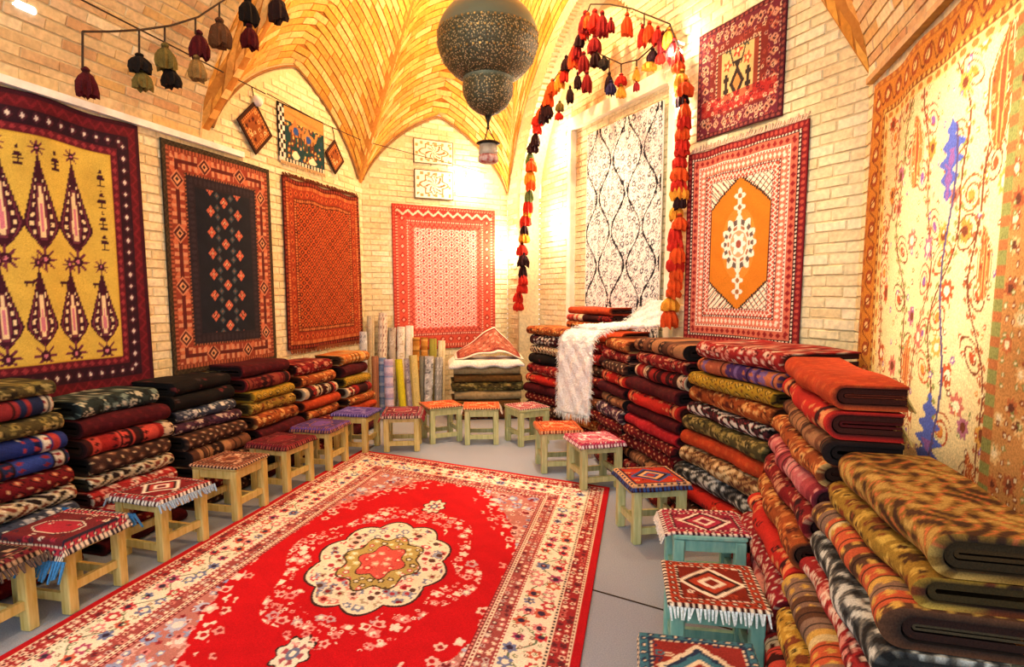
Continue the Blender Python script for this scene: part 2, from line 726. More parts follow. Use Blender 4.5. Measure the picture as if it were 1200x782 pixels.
bb = np.concatenate([[0], np.cumsum([1.0])])
xs = np.linspace(0, 1, 400)
pz = np.array([barrel(0.5, q) for q in xs])
ln = np.concatenate([[0], np.cumsum(np.linalg.norm(np.diff(pz, axis=0), axis=1))])
nr = int(ln[-1] / (BH + BJ))
edges = np.interp(np.linspace(0, ln[-1], nr + 1), ln, xs)
mb = MB()
V, F = [], []
for q in edges:
    p = barrel(0, q)
    V += [p, p + [0, 5.5, 0]]
for i in range(len(edges) - 1):
    F.append([2 * i, 2 * i + 1, 2 * i + 3, 2 * i + 2])
mb.add(V, F)
mb.build('hall_vault', M_MORT, ceil)
rows = list(zip(edges[:-1], edges[1:]))
bc = surface_bricks(ceil, barrel, rows, M_BRICKD, np.array([-1.4, 2.0, 2.0]), na=30)
place_bricks(ceil, bc, M_BRICKD, 300)


def cell(P, Q, topf, Lw, name, w0=0.0, w1=None, flat=False):
    """vault severy springing from the wall head P->Q and rising to the crown"""
    P, Q = np.asarray(P), np.asarray(Q)
    D = (Q - P) / np.linalg.norm(Q - P)
    w1 = Lw if w1 is None else w1

    def pos(a, b):
        wv = w0 + a * (w1 - w0)
        p = P + D * wv
        z = topf(wv)
        t = b
        xy = p + (CROWN[:2] - p) * t
        return np.array([xy[0], xy[1], z + (CROWN[2] - z) * math.sin(math.pi / 2 * t)])
    ts = np.linspace(0, 1, 300)
    pm = np.array([pos(0.5, t) for t in ts])
    ln = np.concatenate([[0], np.cumsum(np.linalg.norm(np.diff(pm, axis=0), axis=1))])
    n = int(ln[-1] / (BH + 0.02))
    ed = np.interp(np.linspace(0, ln[-1] * 0.93, n + 1), ln, ts)
    aa = np.linspace(0, 1, 49)
    bbv = np.linspace(0, 1, 33)
    V = np.array([pos(a, b) for a in aa for b in bbv])
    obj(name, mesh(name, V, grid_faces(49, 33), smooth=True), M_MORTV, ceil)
    return surface_bricks(ceil, pos, list(zip(ed[:-1], ed[1:])), M_BRICKV, np.array([-1.4, 6.0, 2.5]), na=60)


vc = []
vc += cell((XL, 4.5), (XL, 7.3), lambda q: left_top(q + 5.5), 2.8, 'vault_severy')
vc += cell(P1, P2, back_top, LB, 'vault_severy')
vc += cell(P2, P3, cd_top, LC, 'vault_severy')
vc += cell(P3, (XL, 4.5), lambda q: float(barrel_z(XR - q / 5.152 * 5.15)) + 0.02, 5.15, 'vault_severy')
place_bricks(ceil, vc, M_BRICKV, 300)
# edge ring of the hall arch
mb = MB()
V, F = [], []
for q in np.linspace(0, 1, 81):
    p = barrel(1, q)
    V += [p + [0, -0.01, -0.008], p + [0, 0.015, -0.008], p + [0, 0.015, 0.12], p + [0, -0.01, 0.12]]
for i in range(80):
    for k in range(4):
        j = (k + 1) % 4
        F.append([4 * i + k, 4 * i + j, 4 * i + 4 + j, 4 * i + 4 + k])
mb.add(V, F).build('arch_ring', M_BRICKD, ceil)


# lunette outlines (thin raised moulding)
M_TRIMD = mat_noise('brown_moulding', '#7a5428', '#94693a', scale=20, rough=0.8)


def arch_line(P, D, nin, w0, w1, f, name, label):
    mb = MB()
    pts = [np.array([*(np.asarray(P) + np.asarray(D) * a), f(a)]) + np.array([*nin, 0]) * 0.02 for a in np.linspace(w0, w1, 40)]
    mb.tube(pts, 0.014, 5)
    o = mb.build(name, M_TRIMD)
    tag(o, label, 'moulding', kind='structure')


arch_line((XL, 4.5), (0, 1), (1, 0), 0.14, 2.7, lambda q: left_top(q + 5.5) - 0.03, 'trim_1', 'thin arch moulding above the embroidered hangings')
arch_line(P1, (P2 - P1) / LB, (_r, -_r), 0.02, LB - 0.02, lambda q: back_top(q) - 0.03, 'trim_2', 'thin arch moulding above the two printed sheets')

# white trunking along the left wall, rail on the right wall
mb = MB()
mb.box((XL + 0.035, 2.35, 2.93), (0.045, 5.3, 0.05), bev=0.006)
tag(mb.build('trim_3', M_WHITE), 'white cable trunking above the cypress and navy rugs', 'trim', kind='structure')
mb = MB()
mb.box((XR - 0.03, 1.7, 2.93), (0.04, 5.2, 0.035), bev=0.006)
tag(mb.build('trim_4', M_RAIL), 'gilt rail above the large cream tapestry', 'rail', kind='structure')

# door-like frame around the white and black rug in the niche
fr = empty('trim_5')
tag(fr, 'pale stepped frame around the white and black rug', 'frame', kind='structure')


def cdp(wv, z, out=0.0):
    p = P2 + DCD * wv + NIN * out
    return np.array([p[0], p[1], z])


def cd_w(x, y, off=0.0):
    p = on_plane(x, y, NCD[0], NCD[1] + off)
    return float((p[:2] - P2) @ DCD), float(p[2])


M_PLAS = mat_noise('pale_plaster', '#e8dcc0', '#f7efdc', scale=9, rough=0.8, bump=0.05)
angC = math.atan2(DCD[1], DCD[0])
RC = Matrix.Rotation(angC, 3, 'Z')
fa, fz = cd_w(672, 152, ND - 0.05)
fb, fz2 = cd_w(787, 97, ND - 0.05)
fzt = (fz + fz2) / 2
fb = min(fb, NW1 - 0.12)
for a0, a1, z0, z1 in ((fa - 0.1, fa, 0, fzt), (fb, fb + 0.1, 0, fzt), (fa - 0.1, fb + 0.1, fzt, fzt + 0.1), (fa - 0.16, fb + 0.11, fzt + 0.1, fzt + 0.15)):
    mb = MB()
    c = cdp((a0 + a1) / 2, (z0 + z1) / 2, -ND + 0.04)
    mb.box(c, (a1 - a0, 0.09, z1 - z0), RC, bev=0.01)
    mb.build('frame_bar', M_PLAS, fr)
# ================================================================== HANGING TEXTILES
def fringe_mesh(W, n, ln, col, seed=0, thick=0.004):
    """row of knotted threads along local x, hanging in -z"""
    rs = np.random.default_rng(seed)
    V, F, k = [], [], 0
    for i in range(n):
        x = -W / 2 + (i + 0.5) * W / n
        l = ln * rs.uniform(0.75, 1.1)
        s = W / n * 0.36
        dx, dy = rs.normal(0, 0.006), rs.normal(0, 0.004)
        V += [[x - s, -thick, 0], [x + s, -thick, 0], [x + s, thick, 0], [x - s, thick, 0],
              [x - s * .5 + dx, -thick + dy, -l], [x + s * .5 + dx, -thick + dy, -l], [x + s * .5 + dx, thick + dy, -l], [x - s * .5 + dx, thick + dy, -l]]
        F += [[k, k + 1, k + 5, k + 4], [k + 1, k + 2, k + 6, k + 5], [k + 2, k + 3, k + 7, k + 6], [k + 3, k, k + 4, k + 7], [k + 4, k + 5, k + 6, k + 7]]
        k += 8
    return mesh('fringe', np.array(V), F, np.tile(C(col), (len(V), 1)))


def hang(name, label, cat, O, D, nin, W, H, ztop, nu, nv, paint, wave=0.012, seed=1, mat=M_RUG, gap=0.03, sag=0.0, fringe=None, group=None):
    """cloth hung on a wall: O = wall point of its left end seen from the room, D along it"""
    D3 = np.array([D[0], D[1], 0.0])
    n3 = np.array([nin[0], nin[1], 0.0])
    u = np.linspace(0, 1, nu)
    v = np.linspace(0, 1, nv)
    U, Vv = np.meshgrid(u, v, indexing='ij')
    x, y = (U * W).ravel(), (Vv * H).ravel()
    off = gap + wave * (np.sin(x * 5.1 + seed) * (0.3 + y / H) + 0.6 * np.sin(x * 11.3 + seed * 2.3 + y)) * 0.6
    off = np.maximum(off, 0.014)
    sg = sag * (np.sin(np.pi * U.ravel() * 3) ** 2) * (1 - y / H) + 0.006 * np.sin(x * 3 + seed) * y / H
    loc = np.array([O[0], O[1], 0.0]) + D3 * W / 2 + np.array([0, 0, ztop - H])
    P = (D3[None] * (x - W / 2)[:, None] + n3[None] * off[:, None])
    P[:, 2] += H - y - sg
    col = paint(x, y, W, H)
    n = len(x)
    F = grid_faces(nu, nv)
    # back skin: boundary ring pushed to the wall
    idx = np.arange(n).reshape(nu, nv)
    ring = np.concatenate([idx[:, 0], idx[-1, 1:], idx[-2::-1, -1], idx[0, -2:0:-1]])
    back = P[ring] - n3 * 0.011
    m = len(ring)
    j = np.arange(m)
    S = np.stack([ring, n + j, n + (j + 1) % m, ring[(j + 1) % m]], -1)
    V = np.concatenate([P, back])
    cc = np.concatenate([col, col[ring] * 0.5])
    # outward orientation of the front
    e1 = P[nv] - P[0]
    e2 = P[1] - P[0]
    if np.cross(e1, e2) @ n3 < 0:
        F = F[:, ::-1]
        S = S[:, ::-1]
    me = mesh(name, V, np.concatenate([F, S]), cc, smooth=True)
    me.materials.append(mat)
    o = obj(name, me, loc=loc)
    tag(o, label, cat, group)
    if fringe:
        for where, ln, fc in fringe:
            fm = fringe_mesh(W * 0.98, int(W / 0.022), ln, fc, seed)
            fm.materials.append(M_FLAT)
            f = obj('fringe', fm, parent=o)
            z = H if where == 'top' else 0.0
            f.rotation_euler = (0 if where == 'bottom' else math.pi * 0.86, 0, math.atan2(D[1], D[0]))
            f.location = tuple(n3 * (gap + 0.006) + np.array([0, 0, z + (0.004 if where == 'bottom' else -0.004)]))
    return o


# ---- painters -------------------------------------------------------------
def p_cypress(x, y, W, H):
    P = Paint(len(x), C('#cdb04c'))
    d, a = edge_coords(x, y, W, H)
    # border
    stripe_motif(P, d, a, 0.0, 0.03, C('#3a1420'), C('#3a1420'), 0.1)
    stripe_motif(P, d, a, 0.03, 0.10, C('#57161f'), C('#701c26'), 0.09, 'zig')
    stripe_motif(P, d, a, 0.10, 0.20, C('#2c1420'), C('#4e2430'), 0.085, 'diamond', C('#d9ccc4'))
    stripe_motif(P, d, a, 0.20, 0.255, C('#5b1a26'), C('#8e3038'), 0.06, 'diamond')
    stripe_motif(P, d, a, 0.255, 0.27, C('#c8a53e'), C('#c8a53e'), 0.1)
    field = d > 0.27
    dk, md, lt, pk = C('#3c1826'), C('#6b3040'), C('#e6cfa0'), C('#c9778a')

    def tree(cx, top, h, hw):
        t = (y - top) / h
        dx = np.abs(x - cx)
        tt = np.clip(t, 0, 1)
        wid = hw * np.where(tt < 0.72, 0.06 + 0.94 * (tt / 0.72) ** 1.15, np.clip(1 - ((tt - 0.72) / 0.28) ** 1.4, 0, 1) * 0.95 + 0.05)
        ins = (t > 0) & (t < 1) & field
        P.put(ins & (dx < wid), dk)
        P.put(ins & (dx < wid * 0.86) & (dx > wid * 0.76), md)
        dots = (np.sin(y * 110) > 0.0)
        P.put(ins & (dx < wid * 0.66) & (dx > wid * 0.48) & dots & (t > 0.25) & (t < 0.9), lt)
        P.put(ins & (dx < wid * 0.36) & (t > 0.3) & (t < 0.9), md)
        P.put(ins & (dx < wid * 0.2) & (t > 0.32) & (t < 0.86), lt)
        P.put(ins & (dx < wid * 0.1) & (t > 0.5) & (t < 0.8), pk)
        # spider-like base and crown flower
        for cy, r in ((top + h + 0.06, 0.085), (top - 0.045, 0.055)):
            rx, ry = x - cx, y - cy
            rho, an = np.hypot(rx, ry), np.arctan2(ry, rx)
            P.put((rho < r * (0.55 + 0.45 * np.cos(8 * an))) & field, md)
            P.put((rho < r * 0.42) & field, dk)
            P.put((rho < r * 0.16) & field, pk)

    n1 = 6
    fx0, fx1 = 0.27, W - 0.27
    wd = (fx1 - fx0 - 0.16)
    for k in range(n1):
        tree(fx0 + wd * (k + 0.5) / n1, 0.27 + 0.11, 0.60, wd / n1 * 0.52)
    for k in range(n1 + 1):
        tree(fx0 + (fx1 - fx0) * (k + 0.5) / (n1 + 1), 0.27 + 0.84, 0.50, wd / n1 * 0.46)
    # little shrubs beside the right border and between crowns
    spots = [(fx1 - 0.075, 0.27 + 0.16 + 0.15 * k) for k in range(4)] + [(fx0 + wd * (k + 1) / n1, 0.27 + 0.12) for k in range(n1 - 1)]
    for cx, cy in spots:
        dx, dy = np.abs(x - cx), y - cy
        P.put((dx < 0.032 * np.clip((dy + 0.07) / 0.09, 0, 1)) & (dy < 0.03) & (dy > -0.07) & (np.sin(y * 150) > -0.5), dk)
        P.put((dx < 0.006) & (dy > 0) & (dy < 0.06), dk)
        P.put((dx < 0.03) & (np.abs(dy - 0.06) < 0.007), dk)
    for k in range(n1):
        cx, cy = fx0 + wd * (k + 1.02) / n1, 0.27 + 0.92
        dx, dy = x - cx, y - cy
        P.put(((dx / 0.035) ** 2 + (dy / 0.012) ** 2 < 1) | ((np.abs(dx + 0.02) < 0.005) & (dy > 0) & (dy < 0.03)) | ((np.abs(dx - 0.02) < 0.005) & (dy > 0) & (dy < 0.03)) | ((dx - 0.035) ** 2 + (dy + 0.012) ** 2 < 0.0001), dk)
    return P.mottle(x, y, 0.12, 1)


def p_navy(x, y, W, H):
    P = Paint(len(x), C('#20202a'))
    d, a = edge_coords(x, y, W, H)
    stripe_motif(P, d, a, 0.0, 0.045, C('#33291d'), C('#4a3a28'), 0.06, 'zig')
    stripe_motif(P, d, a, 0.045, 0.075, C('#6b3226'), C('#a85a3c'), 0.035, 'bar')
    stripe_motif(P, d, a, 0.075, 0.225, C('#8a3b2b'), C('#c06a48'), 0.30, 'zig')
    band = (d > 0.085) & (d < 0.215)
    c = (d - 0.15) / 0.065
    for k, colr in ((0.30, '#2a2226'),):
        q = ((a / 0.44) % 1 - 0.5) * 2 * 0.22 / 0.065
        rr = np.abs(c) + np.abs(q)
        P.put(band & (np.abs(q) > 1.2) & (np.sin(a * 95) > 0.1), C('#c98a64'))
        P.put(band & (np.abs(q) > 1.2) & (np.abs(c) < 0.25), C('#5a2320'))
        P.put(band & (rr < 1.25), C('#c98560'))
        P.put(band & (rr < 1.0), C('#4a1f22'))
        P.put(band & (rr < 0.6), C('#d79a6a'))
        P.put(band & (rr < 0.3), C('#2a2226'))
    stripe_motif(P, d, a, 0.225, 0.245, C('#2b2320'), C('#9c5a3c'), 0.03, 'bar')
    stripe_motif(P, d, a, 0.245, 0.33, C('#2a2229'), C('#332a30'), 0.05, 'dot')
    f = d > 0.33
    P.put(f, C('#1d2029'))
    cx = x - W / 2
    p = 0.185
    for sx, sy, big in ((0.0, 0.0, 1), (0.17, 0.09, 1), (-0.17, 0.09, 1), (0.085, 0.05, 0), (-0.085, 0.05, 0), (0.085, 0.13, 0), (-0.085, 0.13, 0)):
        yy = (y - 0.42 + p / 2 + sy) % p - p / 2
        an = np.abs(cx - sx), np.abs(yy)
        m = an[0] + an[1]
        if big:
            P.put(f & (m < 0.05), C('#c0634a'))
            P.put(f & (np.maximum(*an) < 0.012), C('#eac79a'))
            P.put(f & (m < 0.05) & (np.abs(an[0] - an[1]) < 0.006), C('#3a2026'))
        else:
            P.put(f & (m < 0.034), C('#3d4a50'))
            P.put(f & (m < 0.014), C('#7f5a4a'))
    return P.mottle(x, y, 0.15, 2)


def p_turkmen(x, y, W, H, base='#b04c20', hi='#d87838', dk='#4a120c'):
    P = Paint(len(x), C(base))
    d, a = edge_coords(x, y, W, H)
    f = d > 0.24
    stripe_motif(P, d, a, 0, 0.05, C(dk), C('#8a3520'), 0.05, 'dot')
    stripe_motif(P, d, a, 0.05, 0.09, C('#8a2f1a'), C('#c9793e'), 0.03, 'bar')
    stripe_motif(P, d, a, 0.09, 0.19, C('#8c3119'), C('#bd5c2c'), 0.10, 'diamond', C(dk))
    stripe_motif(P, d, a, 0.19, 0.24, C(dk), C('#c9793e'), 0.03, 'dot')
    px, py = 0.105, 0.085
    for s in (0, 1):
        qx = ((x + s * px / 2) / px) % 1 - 0.5
        qy = ((y + s * py / 2) / py) % 1 - 0.5
        r = np.abs(qx) + np.abs(qy)
        P.put(f & (r < 0.36), C(dk))
        P.put(f & (r < 0.13), C(hi))
    return P.mottle(x, y, 0.15, 3)


def p_pinkred(x, y, W, H):
    P = Paint(len(x), C('#c8503c'))
    d, a = edge_coords(x, y, W, H)
    stripe_motif(P, d, a, 0, 0.04, C('#a83328'), C('#c65440'), 0.05, 'dot')
    stripe_motif(P, d, a, 0.04, 0.075, C('#8f2a22'), C('#e09070'), 0.04, 'bar')
    stripe_motif(P, d, a, 0.075, 0.20, C('#c64c38'), C('#9b2f26'), 0.125, 'diamond', C('#e8a284'))
    stripe_motif(P, d, a, 0.20, 0.235, C('#93302a'), C('#e6a88c'), 0.035, 'dot')
    stripe_motif(P, d, a, 0.235, 0.31, C('#cf5f4a'), C('#a03028'), 0.07, 'zig')
    top = (y < 0.16) & (x > 0.05) & (x < W - 0.05)
    q = np.abs(((x / 0.15) % 1) - 0.5) * 2
    P.put(top & (y > 0.05), C('#a33228'))
    P.put(top & (np.abs(y - 0.075 - q * 0.06) < 0.016), C('#eab89a'))
    f = (d > 0.31)
    P.put(f, C('#cc5a50'))
    px, py = 0.17, 0.15
    for s in (0, 1):
        qx = ((x - W / 2 + s * px / 2) / px) % 1 - 0.5
        qy = ((y + s * py / 2) / py) % 1 - 0.5
        r = np.abs(qx) + np.abs(qy) * 1.02
        an = np.arctan2(qy, qx)
        P.put(f & (np.abs(r - 0.45) < 0.035), C('#f0c4b0'))
        rho = np.hypot(qx, qy)
        P.put(f & (rho < 0.2 + 0.06 * np.cos(6 * an)), C('#f2d3c4'))
        P.put(f & (rho < 0.12), C('#a8302f'))
    return P.mottle(x, y, 0.10, 4)


def p_ogee(x, y, W, H):
    P = Paint(len(x), C('#f2efe9'))
    ink = C('#1c1d24')
    px, py = W / 5.2, 0.80
    # fine arabesque filling
    qx, qy = x / px, y / py
    s = np.sin(qx * 34 + 2.2 * np.sin(qy * 40)) * np.sin(qy * 64 + 2.0 * np.sin(qx * 21))
    P.put(np.abs(s) < 0.09, C('#7c7e88'), 0.85)
    P.put(s > 0.76, C('#4a4c56'))
    flowers(P, x, y, 0.095, 0.034, [C('#6c6e78'), C('#4a4c56')], [C('#f2efe9')], 5, keep=0.85, petals=7)
    for sgn in (1, -1):
        for k in range(-1, 8):
            # wavy vertical lines forming pointed ogees
            ph = 2 * np.pi * qy
            tri = np.abs(((qy + (0.5 if k % 2 else 0.0)) % 1) * 2 - 1)
            wv = (0.5 - 0.5 * np.cos(np.pi * tri)) * 0.82 + 0.09
            c = (k + (wv if sgn > 0 else 1 - wv) * 1.0 - 0.0) * px
            if sgn < 0:
                c = (k + 1 - wv) * px if False else (k + wv) * px
            dd = np.abs(x - c)
            tk = 0.010 + 0.012 * (0.5 + 0.5 * np.sin(qy * 37 + k)) * (hsh(np.floor(qy * 9), k * 1.0, 2) > 0.35)
            P.put(dd < tk, ink)
    P.put((x < 0.02) | (x > W - 0.02), C('#d9d4c8'))
    return P.mottle(x, y, 0.05, 5)


def p_medallion(x, y, W, H):
    P = Paint(len(x), C('#b3402e'))
    d, a = edge_coords(x, y, W, H)
    seq = [(0, 0.05, '#7a1d22', '#b4483a', 0.045, 'dot'), (0.05, 0.072, '#2a1416', '#e9cdb4', 0.03, 'dot'), (0.072, 0.135, '#cf6a52', '#8e2524', 0.06, 'diamond'),
           (0.135, 0.155, '#f0dcc4', '#8e2524', 0.03, 'dot'), (0.155, 0.215, '#d9765c', '#f0d9c2', 0.045, 'diamond'), (0.215, 0.232, '#5a1a1c', '#f0dcc4', 0.028, 'dot'),
           (0.232, 0.275, '#c9553f', '#f2e0cc', 0.04, 'zig'), (0.275, 0.29, '#7a1d22', '#f0dcc4', 0.03, 'dot')]
    for s in seq:
        stripe_motif(P, d, a, s[0], s[1], C(s[2]), C(s[3]), s[4], s[5])
    f = d > 0.29
    cx, cy = x - W / 2, y - H / 2
    hw, hh = W / 2 - 0.29, H / 2 - 0.29
    P.put(f, C('#f0e2c8'))
    s1 = np.abs(((cx * 0.8 + np.abs(cy)) / 0.045) % 1 - 0.5)
    s2 = np.abs(((np.abs(cx) * 0.9 - np.abs(cy)) / 0.06) % 1 - 0.5)
    P.put(f & (s1 < 0.10), C('#b0543c'))
    P.put(f & (s2 < 0.09), C('#3a3230'))
    # hexagonal gold field with stepped edge
    ax, ay = np.abs(cx) / hw, np.abs(cy) / hh
    st = np.floor(np.abs(cx) / 0.02) * 0.02 / hw
    inner = f & (ay < 1.0 - 0.46 * st) & (ax < 0.97)
    rim = f & (ay < 1.04 - 0.46 * st)
    P.put(rim, C('#3c2a22'))
    P.put(inner, C('#cf7a22'))
    P.put(inner & (np.hypot(cx / hw, cy / hh) < 0.55), C('#d98a34'))
    an = np.arctan2(cy, cx)
    rho = np.hypot(cx / 0.19, cy / 0.235)
    lob = 0.90 + 0.10 * np.cos(12 * an)
    P.put(inner & (rho < lob), C('#f5ead6'))
    P.put(inner & (np.abs(rho - 0.74) < 0.09) & (np.cos(14 * an) > 0), C('#6a5a52'))
    P.put(inner & (np.abs(rho - 0.56) < 0.05) & (np.cos(10 * an) > -0.2), C('#b0724a'))
    P.put(inner & (rho < 0.45), C('#e2a878'))
    P.put(inner & (rho < 0.33 + 0.08 * np.cos(6 * an)), C('#f8f0e2'))
    P.put(inner & (rho < 0.14), C('#a0503a'))
    for sy in (0.29, -0.29, 0.38, -0.38):
        r2 = np.hypot(cx / 0.055, (cy - sy) / 0.06)
        a2 = np.arctan2(cy - sy, cx)
        P.put(inner & (r2 < 0.8 + 0.25 * np.cos(4 * a2)), C('#f3e6d2'))
        P.put(inner & (r2 < 0.35), C('#a56a3c'))
    return P.mottle(x, y, 0.10, 6)


def p_vase(x, y, W, H):
    P = Paint(len(x), C('#7a2a24'))
    d, a = edge_coords(x, y, W, H)
    stripe_motif(P, d, a, 0, 0.04, C('#4a1822'), C('#8a4038'), 0.05, 'dot')
    stripe_motif(P, d, a, 0.04, 0.15, C('#6a2430'), C('#c58a6c'), 0.09, 'diamond', C('#3a1420'))
    flowers(P, x, y, 0.05, 0.02, [C('#c9917a'), C('#a84a3a'), C('#d9b28e')], [C('#4a1822')], 9, (d > 0.04) & (d < 0.24))
    stripe_motif(P, d, a, 0.215, 0.235, C('#3a1420'), C('#d9b28e'), 0.03, 'dot')
    f = d > 0.235
    P.put(f, C('#dcb878'))
    cx, cy = x - W / 2, y - H / 2
    hw, hh = W / 2 - 0.255, H / 2 - 0.255
    q = np.abs(cx) / hw
    dk_ = C('#33241f')
    P.put(f & (q > 0.86), C('#8a3a28'))
    P.put(f & (np.abs(np.abs(cx) - 0.62 * hw) < 0.014) & (cy > -0.02) & (cy < hh * 0.8), dk_)           # side candlesticks
    P.put(f & (np.abs(np.abs(cx) - 0.62 * hw) < 0.032) & (np.sin(cy * 70) > 0.4) & (cy > -0.02), dk_)
    P.put(f & (np.abs(cx) / 0.085 + np.abs(cy - 0.07) / 0.13 < 1), dk_)                                      # vase body
    P.put(f & (np.abs(cx) / 0.045 + np.abs(cy - 0.07) / 0.07 < 1), C('#c98a4a'))
    P.put(f & (np.abs(cx) < 0.018 + 0.03 * np.clip(-(cy + 0.05) / 0.05, 0, 1)) & (cy < 0.0) & (cy > -0.10), dk_)
    P.put(f & (np.abs(cx) < 0.07 * np.clip((cy - 0.17) / 0.09, 0, 1)) & (cy > 0.17) & (cy < 0.26), dk_)
    for sx in (-1, 1):
        P.put(f & (np.abs(cx - sx * (0.04 + 0.35 * (-0.06 - cy))) < 0.008) & (cy < -0.06) & (cy > -0.26), dk_)
    for fx, fy, r, c in ((0, -0.17, 0.055, '#b3402e'), (0.10, -0.21, 0.045, '#3f4a3c'), (-0.10, -0.21, 0.045, '#3f4a3c'), (0.11, -0.08, 0.045, '#b8502e'), (-0.11, -0.08, 0.045, '#b8502e'), (0, -0.27, 0.04, '#33241f')):
        rr, an = np.hypot(cx - fx, cy - fy), np.arctan2(cy - fy, cx - fx)
        P.put(f & (rr < r * (0.75 + 0.3 * np.cos(5 * an))), C(c))
        P.put(f & (rr < r * 0.3), C('#ecd6a0'))
    P.put((y > H - 0.30) & (y < H - 0.17) & (x > 0.06) & (x < W - 0.06), C('#b02824'), 0.8)
    flowers(P, x, y, 0.055, 0.02, [C('#e0b890'), C('#5a1820')], [C('#b02824')], 12, (y > H - 0.30) & (y < H - 0.17) & (x > 0.06) & (x < W - 0.06))
    return P.mottle(x, y, 0.15, 7)


def p_tree(x, y, W, H):
    """large qalamkar tree-of-life cloth; x measured from its far (left) end"""
    P = Paint(len(x), C('#e8cf94'))
    d, a = edge_coords(x, y, W, H)
    f = d > 0.25
    red, ora, brn, blu, grn = C('#b8542c'), C('#d98a3a'), C('#7a4026'), C('#5560a8'), C('#8a8a4a')
    pur = C('#8a5a90')
    # fine leafy scrolls branching off wavy stems
    for k in range(7):
        sx = 0.36 + k * 0.27
        c = sx + 0.10 * np.sin(y * 4.1 + k * 1.7) + 0.03 * np.sin(y * 11 + k)
        dx = x - c
        P.put(f & (np.abs(dx) < 0.007), brn)
        # curled side shoots
        per = 0.24
        yy = (y + k * 0.09) % per - per / 2
        sd = np.where(np.floor((y + k * 0.09) / per) % 2 == 0, 1.0, -1.0)
        rx = dx * sd - 0.075
        rad = np.hypot(rx, yy)
        an = np.arctan2(yy, rx)
        spi = np.abs(((rad / 0.034 - an / (2 * np.pi)) % 1) - 0.5)
        P.put(f & (rad < 0.082) & (rad > 0.02) & (spi < 0.14), (red, brn, C('#a8503a'))[k % 3])
        P.put(f & (rad < 0.022), (ora, red, pur)[k % 3])
        leaf = np.abs(((y * 16 + k) % 1) - 0.5) * 0.05 + np.abs(np.abs(dx) - 0.022)
        P.put(f & (leaf < 0.014), (C('#b0623a'), grn)[k % 2])
    flowers(P, x, y, 0.21, 0.055, [red, ora, C('#c9705a'), C('#d9a04a'), C('#b06a7a')], [C('#f6e4b4'), brn], 21, f, petals=8, keep=0.5, jit=0.4)
    flowers(P, x + 0.06, y + 0.09, 0.075, 0.017, [red, grn, pur, ora, brn], [C('#f6e4b4')], 27, f, petals=5, keep=0.55, jit=0.45)
    # blue-violet plumes on the tree's axis
    def tp(px, py):
        q = on_plane(px, py, NR[0], NR[1] - 0.05)
        e = on_plane(1037, 105, NR[0], NR[1])
        return e[1] - q[1], 2.84 - q[2]
    for (px_, py_), h in (((1117, 185), 0.34), ((1090, 515), 0.42), ((1085, 548), 0.2), ((1120, 170), 0.16)):
        cx, cy = tp(px_, py_)
        t = (y - cy) / h
        wv = 0.075 * np.clip(1 - np.abs(t) * 2, 0, 1) ** 0.6 * (1 + 0.5 * np.sin(y * 90))
        P.put(f & (np.abs(x - cx) < wv), blu)
        P.put(f & (np.abs(x - cx) < wv * 0.45) & (t > 0.0), pur)
    ax0 = tp(1108, 350)[0]
    P.put(f & (np.abs(x - ax0 + 0.03 * np.sin(y * 7)) < 0.008) & (y > 0.5), C('#5a4a6a'))

    # paisleys
    def boteh(c, h, flip, colr):
        cx, cy = c
        ty = (y - cy) / h
        bend = flip * 0.34 * h * np.clip(-ty, 0, 1) ** 2
        hw = 0.38 * h * np.sqrt(np.clip(1 - (ty - 0.15) ** 2 * 1.25, 0, 1)) * np.clip(1.05 + ty * 0.8, 0.1, 1)
        e = np.abs(x - cx - bend) / (hw + 1e-6)
        ins = (np.abs(ty) < 1) & f & (hw > 0.004)
        P.put(ins & (e < 1), colr)
        P.put(ins & (e < 0.86) & (e > 0.76), C('#f0d49a'))
        flowers(P, x, y, 0.045, 0.016, [C('#e8b070'), C('#f0d49a'), red], [brn], 35, ins & (e < 0.72), keep=0.85)
        P.put(ins & (e < 0.30), C('#e0a45c'))
        P.put(ins & (e < 0.16), red)
    boteh(tp(1172, 85), 0.26, 1, C('#c0602c'))
    boteh(tp(1076, 170), 0.20, -1, C('#c8783c'))
    boteh(tp(1132, 590), 0.26, -1, C('#b8582c'))
    boteh(tp(1062, 420), 0.16, 1, C('#c8783c'))
    boteh(tp(1150, 300), 0.16, -1, C('#c8703a'))
    # inner stripe near the near edge, then borders
    inner = (x > W - 0.71) & (x < W - 0.64)
    P.put(inner & f, C('#8a8a4a'))
    P.put(inner & f & (np.sin(y * 75) > 0.2), C('#b06a3a'))
    rt = (x > W - 0.64) & f
    P.put(rt, C('#c48a4c'))
    flowers(P, x, y, 0.10, 0.042, [C('#a85a34'), C('#e0b878'), C('#b8683a')], [C('#6a3a28'), C('#ecd8a8')], 33, rt, petals=8)
    flowers(P, x + 0.04, y + 0.05, 0.045, 0.014, [C('#8a4a2a'), C('#8a8a4a')], [C('#ecd8a8')], 34, rt, keep=0.7)
    stripe_motif(P, d, a, 0.0, 0.03, C('#a8602a'), C('#c98a3c'), 0.08, 'dot')
    stripe_motif(P, d, a, 0.03, 0.17, C('#c8802e'), C('#9c4a22'), 0.14, 'dot', C('#e8c27a'))
    b2 = (d > 0.03) & (d < 0.17)
    s = np.sin(a * 44) * 0.045 + 0.10
    P.put(b2 & (np.abs(d - s) < 0.008), C('#7a3a1c'))
    stripe_motif(P, d, a, 0.17, 0.20, C('#8a4a22'), C('#d9a850'), 0.05, 'dot')
    stripe_motif(P, d, a, 0.20, 0.25, C('#e8c878'), C('#c07a3a'), 0.09, 'dot')
    return P.mottle(x, y, 0.06, 8)


